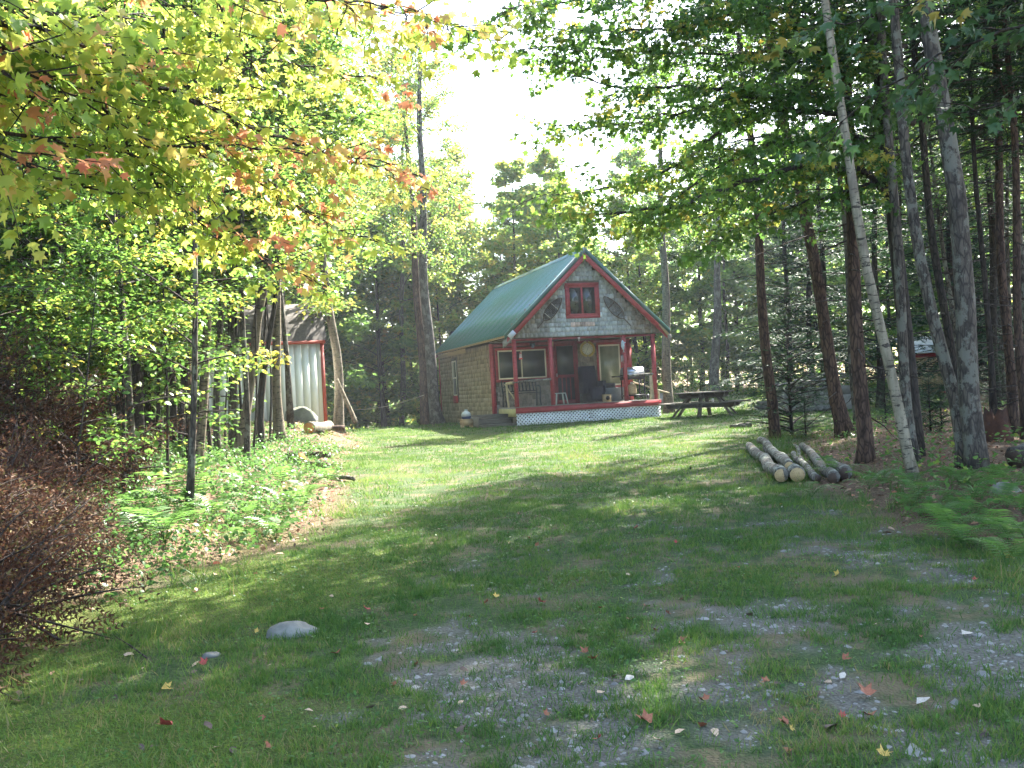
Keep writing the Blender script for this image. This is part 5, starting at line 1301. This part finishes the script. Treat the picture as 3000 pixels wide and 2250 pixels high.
# ------------------------------------------------------------------ dead spruce brush
dt, dl = conifer(31, H=3.4, hb0=.02, spread=1.15, step=.11, per=4, nl=.05, nw=.02, dens=1.7, droop=.9, el0=.1, dead=False, tmean=.5)
dead_b, dead_l = dt.mesh('branches', M['twig']), dl.mesh('dead_needles', M['needle_dead'])
dt, dl = conifer(32, H=2.6, hb0=.02, spread=1.0, step=.11, per=4, nl=.045, nw=.02, dens=1.7, droop=1.2, el0=.0, dead=False, tmean=.62)
dead_b2, dead_l2 = dt.mesh('branches', M['twig']), dl.mesh('dead_needles', M['needle_dead'])
tk = MB(); tk.tube([(0, 0, 0), (0, 0, 1.5), (0, 0, 3.3)], [.04, .025, .005], 8); dead_t = tk.mesh('trunk', M['bark_brown'])
for k, (x, y, dz, tilt, az, sc, lab) in enumerate((
        (-4.5, 9.6, .1, 1.25, -.2, .8, 'dead brown spruce top at the back of the brush heap'),
        (-3.9, 8.2, .1, 1.25, .1, .78, 'rust-brown spruce top spilling onto the mossy lawn'),
        (-4.6, 8.0, .2, .8, -.3, .85, 'tallest rust-brown spruce top at the left picture edge'),
        (-3.45, 6.9, .1, 1.2, -.2, .92, 'low rust-brown spruce branch heap nearest the camera'),
        (-4.9, 11.5, .3, .9, -.2, .95, 'dull brown dead spruce behind the heap'),
        (-5.6, 13.6, .2, 1.2, .1, .8, 'greyish dead spruce top beside the dark trunk'),
        (-5.6, 10.5, .3, .7, -.5, .9, 'upright dead brown spruce under the far left trunk'),
        (-4.0, 7.5, .2, .95, .2, .82, 'drooping rust-brown spruce top in the middle of the heap'),
        (-3.4, 6.1, .05, 1.2, -.3, .7, 'rust-brown spruce tip in the lower left corner'))):
    t = thing('dead_spruce', lab, 'dead spruce', (x, y, gz(x, y) + dz), 0)
    t.rotation_euler = (0, 0, 0); q = Quaternion((math.cos(az), math.sin(az), 0), tilt)
    a_, b_ = (dead_b, dead_l) if k % 2 == 0 else (dead_b2, dead_l2)
    for nm, me in (('branches', a_), ('dead_needles', b_), ('trunk', dead_t)):
        o = link(nm, me, t); o.rotation_mode = 'QUATERNION'; o.rotation_quaternion = q; o.scale = (sc,) * 3
    m_ = MB()
    for j in range(4):
        L_ = R.uniform(.5, 1.1); a0_ = R.uniform(-1.4, 1.2); b0_ = R.uniform(.4, 1.25); p_ = np.array([R.uniform(-.3, .3), R.uniform(-.5, .3), R.uniform(.1, .5)]); P_ = [p_.copy()]
        for q_ in range(7):
            p_ = p_ + L_ / 7 * np.array([math.cos(a0_) * math.cos(b0_), math.sin(a0_) * math.cos(b0_) * .8, math.sin(b0_)]); b0_ -= .28; P_.append(p_.copy())
        m_.tube(P_, np.linspace(.005, .0015, 8), 4)
    tag(m_.build('bare_twigs', M['twig'], t), kind='stuff')

# ------------------------------------------------------------------ grass
rng = np.random.default_rng(77)
def grass_layer(name, yr, dens, hgt, wid, xr, mask, shape2=False, tm=.52, clump=0):
    A_ = (yr[1] - yr[0]) * (xr[1] - xr[0]); n = int(A_ * dens)
    if clump:
        nc = n // clump; cx = rng.uniform(*xr, nc); cy_ = rng.uniform(*yr, nc); x = np.repeat(cx, clump) + rng.normal(0, .03, nc * clump); y = np.repeat(cy_, clump) + rng.normal(0, .022, nc * clump); tc = np.repeat(rng.normal(0, .13, nc), clump)
    else: x = rng.uniform(*xr, n); y = rng.uniform(*yr, n); tc = 0
    keep = (np.abs(x) < .56 * y + .6) & (rng.uniform(0, 1, len(x)) < mask(x, y)); x, y = x[keep], y[keep]; tc = tc[keep] if clump else 0
    n = len(x); P = np.stack([x, y, G(x, y) - .005], -1)
    D_ = rng.normal(0, .45, (n, 3)); D_[:, 2] = 1; N_ = rng.normal(0, 1, (n, 3)); N_[:, 2] *= .2
    h = hgt * rng.uniform(.45, 1.3, n) * (.6 + .8 * fbm(x * 1.5, y * 1.5, 61)); 
    tt = np.clip(rng.normal(tm, .15, n) + tc + .8 * (fbm(x * .9, y * .9, 63) - .5), .02, .98)
    sh = (np.array([(0, .5, 0), (0, -.5, 0), (.55, .38, .06), (.55, -.38, .06), (1, 0, .28)], float), np.array([(0, 1, 3), (0, 3, 2), (2, 3, 4)])) if shape2 else BLADE
    mb = MB(); leaves(mb, P, D_, N_, h, sh, tt, wid * rng.uniform(.7, 1.3, n))
    return tag(mb.build(name, M['grass']), None, None, kind='stuff'), n
gm = lambda x, y: lawn_mask(x, y) * (1 - .66 * gravel_mask(x, y)) * (1 - .75 * moss_mask(x, y)) * (.12 + 1.5 * ss(.3, .75, fbm(x * 2.4, y * 2.4, 71)))
cnt = []
cnt.append(grass_layer('grass', (3.4, 8), 5600, .052, .0045, (-4.2, 4.6), gm, True, clump=16)[1])
cnt.append(grass_layer('grass', (8, 13), 2400, .06, .0065, (-4.5, 6), gm, False, clump=10)[1])
cnt.append(grass_layer('grass', (13, 22), 800, .06, .011, (-5, 8), gm)[1])
cnt.append(grass_layer('grass', (22, 34), 330, .065, .018, (-10, 15), gm)[1])
cnt.append(grass_layer('grass', (34, 50), 110, .08, .035, (-12, 18), gm)[1])
# edge tufts, taller
cnt.append(grass_layer('grass', (4, 26), 260, .17, .008, (-8, 9), lambda x, y: ss(1.4, .2, np.minimum(np.abs(x - lawn_edge_l(y) + .3), np.abs(lawn_edge_r(y) + .3 - x))) * ss(.5, .62, fbm(x * 1.8, y * 1.8, 91)), False, .6, clump=9)[1])
for o in [o for o in COL.objects if o.name.startswith('grass')]: o['label'] = 'short patchy lawn grass'; o['category'] = 'grass'

# clover and small weeds
xw = rng.uniform(-4, 5, 26000); yw = rng.uniform(3.6, 15, 26000); kw = (rng.uniform(0, 1, 26000) < lawn_mask(xw, yw) * ss(.45, .62, fbm(xw * 1.7, yw * 1.7, 83))) & (np.abs(xw) < .56 * yw + .4); xw, yw = xw[kw], yw[kw]; nw_ = len(xw)
mb = MB(); leaves(mb, np.stack([xw, yw, G(xw, yw) + rng.uniform(.012, .04, nw_)], -1), rng.normal(0, 1, (nw_, 3)) * [1, 1, .3], rng.normal(0, .35, (nw_, 3)) + [0, 0, 1], rng.uniform(.014, .034, nw_), LEAF_OV, np.clip(rng.normal(.35, .2, nw_), 0, 1)); tag(mb.build('clover', M['fern']), 'clover and small weeds in the lawn', 'weeds', kind='stuff')
# moss cushions
def mossf(n, xr, yr, mask):
    x = rng.uniform(*xr, n); y = rng.uniform(*yr, n); k = (rng.uniform(0, 1, n) < mask(x, y)) & (np.abs(x) < .56 * y + .5); x, y = x[k], y[k]; n = len(x)
    D_ = rng.normal(0, .8, (n, 3)); D_[:, 2] = 1
    mb = MB(); leaves(mb, np.stack([x, y, G(x, y) - .004], -1), D_, rng.normal(0, 1, (n, 3)), rng.uniform(.012, .03, n), BLADE, np.clip(rng.normal(.78, .12, n), 0, 1), .010); return mb
o = mossf(90000, (-4, 0), (3.8, 12), lambda x, y: lawn_mask(x, y) * moss_mask(x, y)).build('moss', M['grass']); tag(o, 'bright low moss in the left of the lawn', 'moss', kind='stuff')
# gravel
n = 30000; x = rng.uniform(-3.5, 5, n); y = 3.3 + 8.7 * rng.uniform(0, 1, n) ** 1.4; k = (rng.uniform(0, 1, n) < gravel_mask(x, y) * lawn_mask(x, y)) & (np.abs(x) < .56 * y + .4); x, y = x[k], y[k]; n = len(x)
V0 = np.array([(1, 0, 0), (.4, .9, .1), (-.6, .7, 0), (-1, -.1, .1), (-.4, -.8, 0), (.6, -.8, .1), (.35, .15, .6), (-.35, -.1, .65), (0, 0, -.3)]); F0 = np.array([(0, 1, 6), (1, 2, 6), (2, 7, 6), (2, 3, 7), (3, 4, 7), (4, 5, 7), (5, 6, 7), (5, 0, 6)])
s = np.exp(rng.normal(-4.65, .5, n)); an = rng.uniform(0, 6.28, n); ca_, sa_ = np.cos(an), np.sin(an); vv = V0[None] * (1 + rng.normal(0, .15, (n, 9, 3)))
VX = x[:, None] + s[:, None] * (vv[..., 0] * ca_[:, None] - vv[..., 1] * sa_[:, None] * .8); VY = y[:, None] + s[:, None] * (vv[..., 0] * sa_[:, None] + vv[..., 1] * ca_[:, None] * .8); VZ = G(x, y)[:, None] - .002 + s[:, None] * vv[..., 2] * .7
mb = MB(); mb.add(np.stack([VX, VY, VZ], -1).reshape(-1, 3), (F0[None] + (np.arange(n) * 9)[:, None, None]).reshape(-1, 3)); tag(mb.build('gravel', M['pebble']), 'grey gravel showing through the thin near lawn', 'gravel', kind='stuff')
# leaf litter of the wood floor and low plants
x = rng.uniform(-14, 14, 60000); y = rng.uniform(5, 36, 60000); k = (lawn_mask(x, y) < rng.uniform(0, .9, len(x))) & (np.abs(x) < .56 * y + 1) & ~((np.hypot(x - 1.5, y - 36) < 7)); x, y = x[k], y[k]; n = len(x)
M['litter'] = leaf_mat('leaf_litter', [(0, (.05, .03, .02)), (.5, (.16, .09, .05)), (.8, (.32, .22, .14)), (1, (.40, .10, .05))], .15, .7)
mb = MB(); leaves(mb, np.stack([x, y, G(x, y) + rng.uniform(.005, .03, n)], -1), rng.normal(0, 1, (n, 3)) * [1, 1, .3], rng.normal(0, .35, (n, 3)) + [0, 0, 1], rng.uniform(.04, .09, n), LEAF_OV, rng.uniform(.1, .95, n)); tag(mb.build('leaf_litter', M['litter']), 'brown leaf litter on the forest floor', 'leaf litter', kind='stuff')
def under(n, xr, yr, mask, h, ls, tm, lab):
    x = rng.uniform(*xr, n); y = rng.uniform(*yr, n); k = (rng.uniform(0, 1, n) < mask(x, y)) & (np.abs(x) < .56 * y + .5); x, y = x[k], y[k]; n = len(x)
    z = G(x, y) + h * rng.uniform(.1, 1, n) ** 1.3 * (.4 + fbm(x * 2, y * 2, 33))
    mb = MB(); leaves(mb, np.stack([x, y, z], -1), rng.normal(0, 1, (n, 3)) * [1, 1, .5], rng.normal(0, .5, (n, 3)) + [0, 0, 1], ls * rng.uniform(.6, 1.4, n), LEAF_OV, np.clip(rng.normal(tm, .2, n), 0, 1)); tag(mb.build('undergrowth', M['fern']), lab, 'undergrowth', kind='stuff')
under(36000, (-7, -1.5), (7.5, 24), lambda x, y: ss(-.25, .5, lawn_edge_l(y) - x) * ss(.28, .5, fbm(x * 1.3, y * 1.3, 51)), .30, .06, .12, 'low leafy undergrowth on the left bank')  # leaf tint set dark to stand for shade on the bank
under(16000, (3, 12), (7, 24), lambda x, y: ss(-.1, .6, x - lawn_edge_r(y)) * ss(.42, .62, fbm(x * 1.3, y * 1.3, 53)), .26, .07, .5, 'low leafy undergrowth under the right trees')
under(9000, (5, 20), (42, 50), lambda x, y: ss(44, 47, y), .9, .14, .75, 'yellow-green fern band at the back of the clearing')

# ------------------------------------------------------------------ ferns
def frond(seed, L_=.55, npn=13):
    rg = np.random.default_rng(seed); mb = MB(); s = np.linspace(0, 1, npn + 4); x = L_ * (s * .95); z = L_ * (.75 * s - .85 * s ** 2.2)
    path = np.stack([x, 0 * x, z], -1); mb.tube(path, np.linspace(.004, .001, len(s)), 3, cap=False)
    P = []; D_ = []; S = []
    for k in range(3, npn + 3):
        q = (k - 3) / npn; l = L_ * .30 * math.sin(math.pi * min(1, q * .8 + .2)) ** .8 * (1 - .35 * q) + .01
        for sg in (-1, 1): P.append(path[k]); D_.append((.35, sg, -.12 + rg.normal(0, .06))); S.append(l)
    leaves(mb, np.array(P), np.array(D_, float), np.tile([0, 0, 1.], (len(P), 1)), np.array(S), (np.array([(0, .5, 0), (0, -.5, 0), (.6, .42, .0), (.6, -.42, 0), (1, 0, -.08)], float), np.array([(0, 1, 3), (0, 3, 2), (2, 3, 4)])), rg.uniform(.25, .75, len(P)), L_ * .028)
    return mb.mesh('frond', M['fern'])
FR = [frond(1), frond(2, .48, 11), frond(3, .62, 14)]
def fern(x, y, sc, label, group=None, n=None):
    t = thing('fern', label, 'fern', (x, y, gz(x, y)), R.uniform(0, 6.28), group)
    for k in range(n or R.randrange(5, 8)):
        o = link('frond', FR[R.randrange(3)], t, (0, 0, .0), (0, R.uniform(-.8, -.2), k * 2.4 + R.uniform(-.3, .3)), sc * R.uniform(.75, 1.2))
k = 0
while k < 38:
    px, py = R.uniform(868, 1030), R.uniform(482, 572)
    if py > 478 + (px - 840) * .62 or (px < 900 and py > 505): continue
    g_ = gnd(px, py); k += 1
    fern(g_.x, g_.y, R.uniform(.45, .8), 'fern growing in the patch under the right trees', 'ferns under the right trees')
k = 0
while k < 26:
    px, py = R.uniform(135, 340), R.uniform(478, 545)
    g_ = gnd(px, py)
    if g_.x > lawn_edge_l(g_.y) - .1: k += .2; continue
    k += 1; fern(g_.x, g_.y, R.uniform(.6, 1.0), 'fern among the undergrowth of the left bank', 'ferns on the left bank')
for px, py, sc, lab in ((195, 505, 1.5, 'largest fern on the left bank with a long arching frond'), (165, 545, 1.3, 'fern arching over the edge of the brown brush'), (835, 478, 1.0, 'yellow-green fern directly behind the log pile'), (812, 497, .8, 'flat fern frond in front of the log ends'), (306, 500, .9, 'fern beside the big split half log')):
    g_ = gnd(px, py); fern(g_.x, g_.y, sc, lab)
# ------------------------------------------------------------------ fallen leaves on the lawn
FLM = []
for nm, c in (('rust', (.20, .07, .035)), ('red', (.30, .05, .04)), ('tan', (.36, .26, .17)), ('brown', (.07, .045, .035)), ('pale', (.34, .31, .26)), ('yellow', (.40, .27, .06))):
    mt = simple('fallen_leaf_' + nm, c, .7, 12, .3)
    for sd_ in (1, 2):
        V, F = LEAF_MA if nm in ('rust', 'red', 'yellow') else LEAF_OV; V = V.copy(); rg = np.random.default_rng(sd_); V[:, 2] = np.abs(V[:, 1]) * rg.uniform(.3, .9) + rg.normal(0, .05, len(V)) + .08
        mb = MB(); mb.add(V, F); FLM.append((nm, mb.mesh('fallen_leaf', mt)))
WT = [3, 3, 1.2, 1.2, 2.5, 2.5, 3.5, 3.5, .8, .8, 1, 1]
LBL = {'rust': 'rust-coloured maple leaf lying on the lawn', 'red': 'red maple leaf lying on the lawn', 'tan': 'tan curled dry leaf on the lawn', 'brown': 'dark brown dry leaf on the lawn', 'pale': 'pale bleached leaf on the lawn', 'yellow': 'yellow leaf lying on the lawn'}
def drop(x, y, i_, sc, lab=None, grp=True):
    nm, me = FLM[i_]; o = link('fallen_leaf', me, None, (x, y, gz(x, y) + .012), (R.gauss(0, .35), R.gauss(0, .35), R.uniform(0, 6.28)), sc)
    tag(o, lab or LBL[nm], 'leaf', (nm + ' fallen leaves') if grp else None)
k = 0
while k < 130:
    px, py = R.uniform(20, 1010), 440 + 328 * R.uniform(0, 1) ** .8
    g_ = gnd(px, py)
    if lawn_mask(g_.x, g_.y) < .4: continue
    k += 1; i_ = R.choices(range(12), WT)[0]; drop(g_.x, g_.y, i_, R.uniform(.035, .075))
for px, py, i_, sc, lab in ((171, 734, 2, .11, 'bright red leaf near the lower left of the lawn'), (867, 702, 0, .11, 'long curled rust leaf on the right gravel'), (917, 710, 8, .09, 'white sunlit leaf on the right gravel'), (962, 639, 8, .10, 'pale upturned leaf at the right of the lawn'), (827, 737, 6, .11, 'flat yellowish tan leaf near the bottom right'), (650, 731, 0, .10, 'dark orange leaf at the bottom centre right'), (840, 578, 10, .09, 'yellow leaf at the middle right of the lawn'), (163, 693, 10, .08, 'small orange-yellow leaf on the left moss'), (540, 606, 2, .08, 'red leaf at the centre of the lawn'), (1012, 562, 10, .10, 'bright yellow leaf below the right ferns')):
    g_ = gnd(px, py); drop(g_.x, g_.y, i_, sc, lab, False)
# small twigs of the brush lying on the moss
for px, py, qx, qy, lab in ((150, 665, 330 * .3413, 640, 'thin bare twig poking from the brush onto the moss'),):
    a_ = gnd(px, py); b_ = gnd(qx, qy); m = MB(); m.tube([(a_.x, a_.y, a_.z + .02), ((a_.x + b_.x) / 2, (a_.y + b_.y) / 2, a_.z + .05), (b_.x, b_.y, b_.z + .03)], [.006, .005, .002], 5); tag(m.build('twig', M['twig']), lab, 'twig')

# ------------------------------------------------------------------ haze volume, added for the lens flare veil and to lift far shade
hz = MB(); hz.box(-100, 100, -30, 160, -5, 26)
HM = bpy.data.materials.new('haze_veil'); HM.use_nodes = True; ht = HM.node_tree; ht.nodes.clear()
ho = ht.nodes.new('ShaderNodeOutputMaterial'); hv = ht.nodes.new('ShaderNodeVolumePrincipled')
hv.inputs['Color'].default_value = (.86, .93, 1, 1); hv.inputs['Density'].default_value = .0005; hv.inputs['Anisotropy'].default_value = .3
ht.links.new(hv.outputs[0], ho.inputs['Volume'])
tag(hz.build('haze', HM), 'thin haze added for the pale lens flare veil', 'haze', kind='stuff')
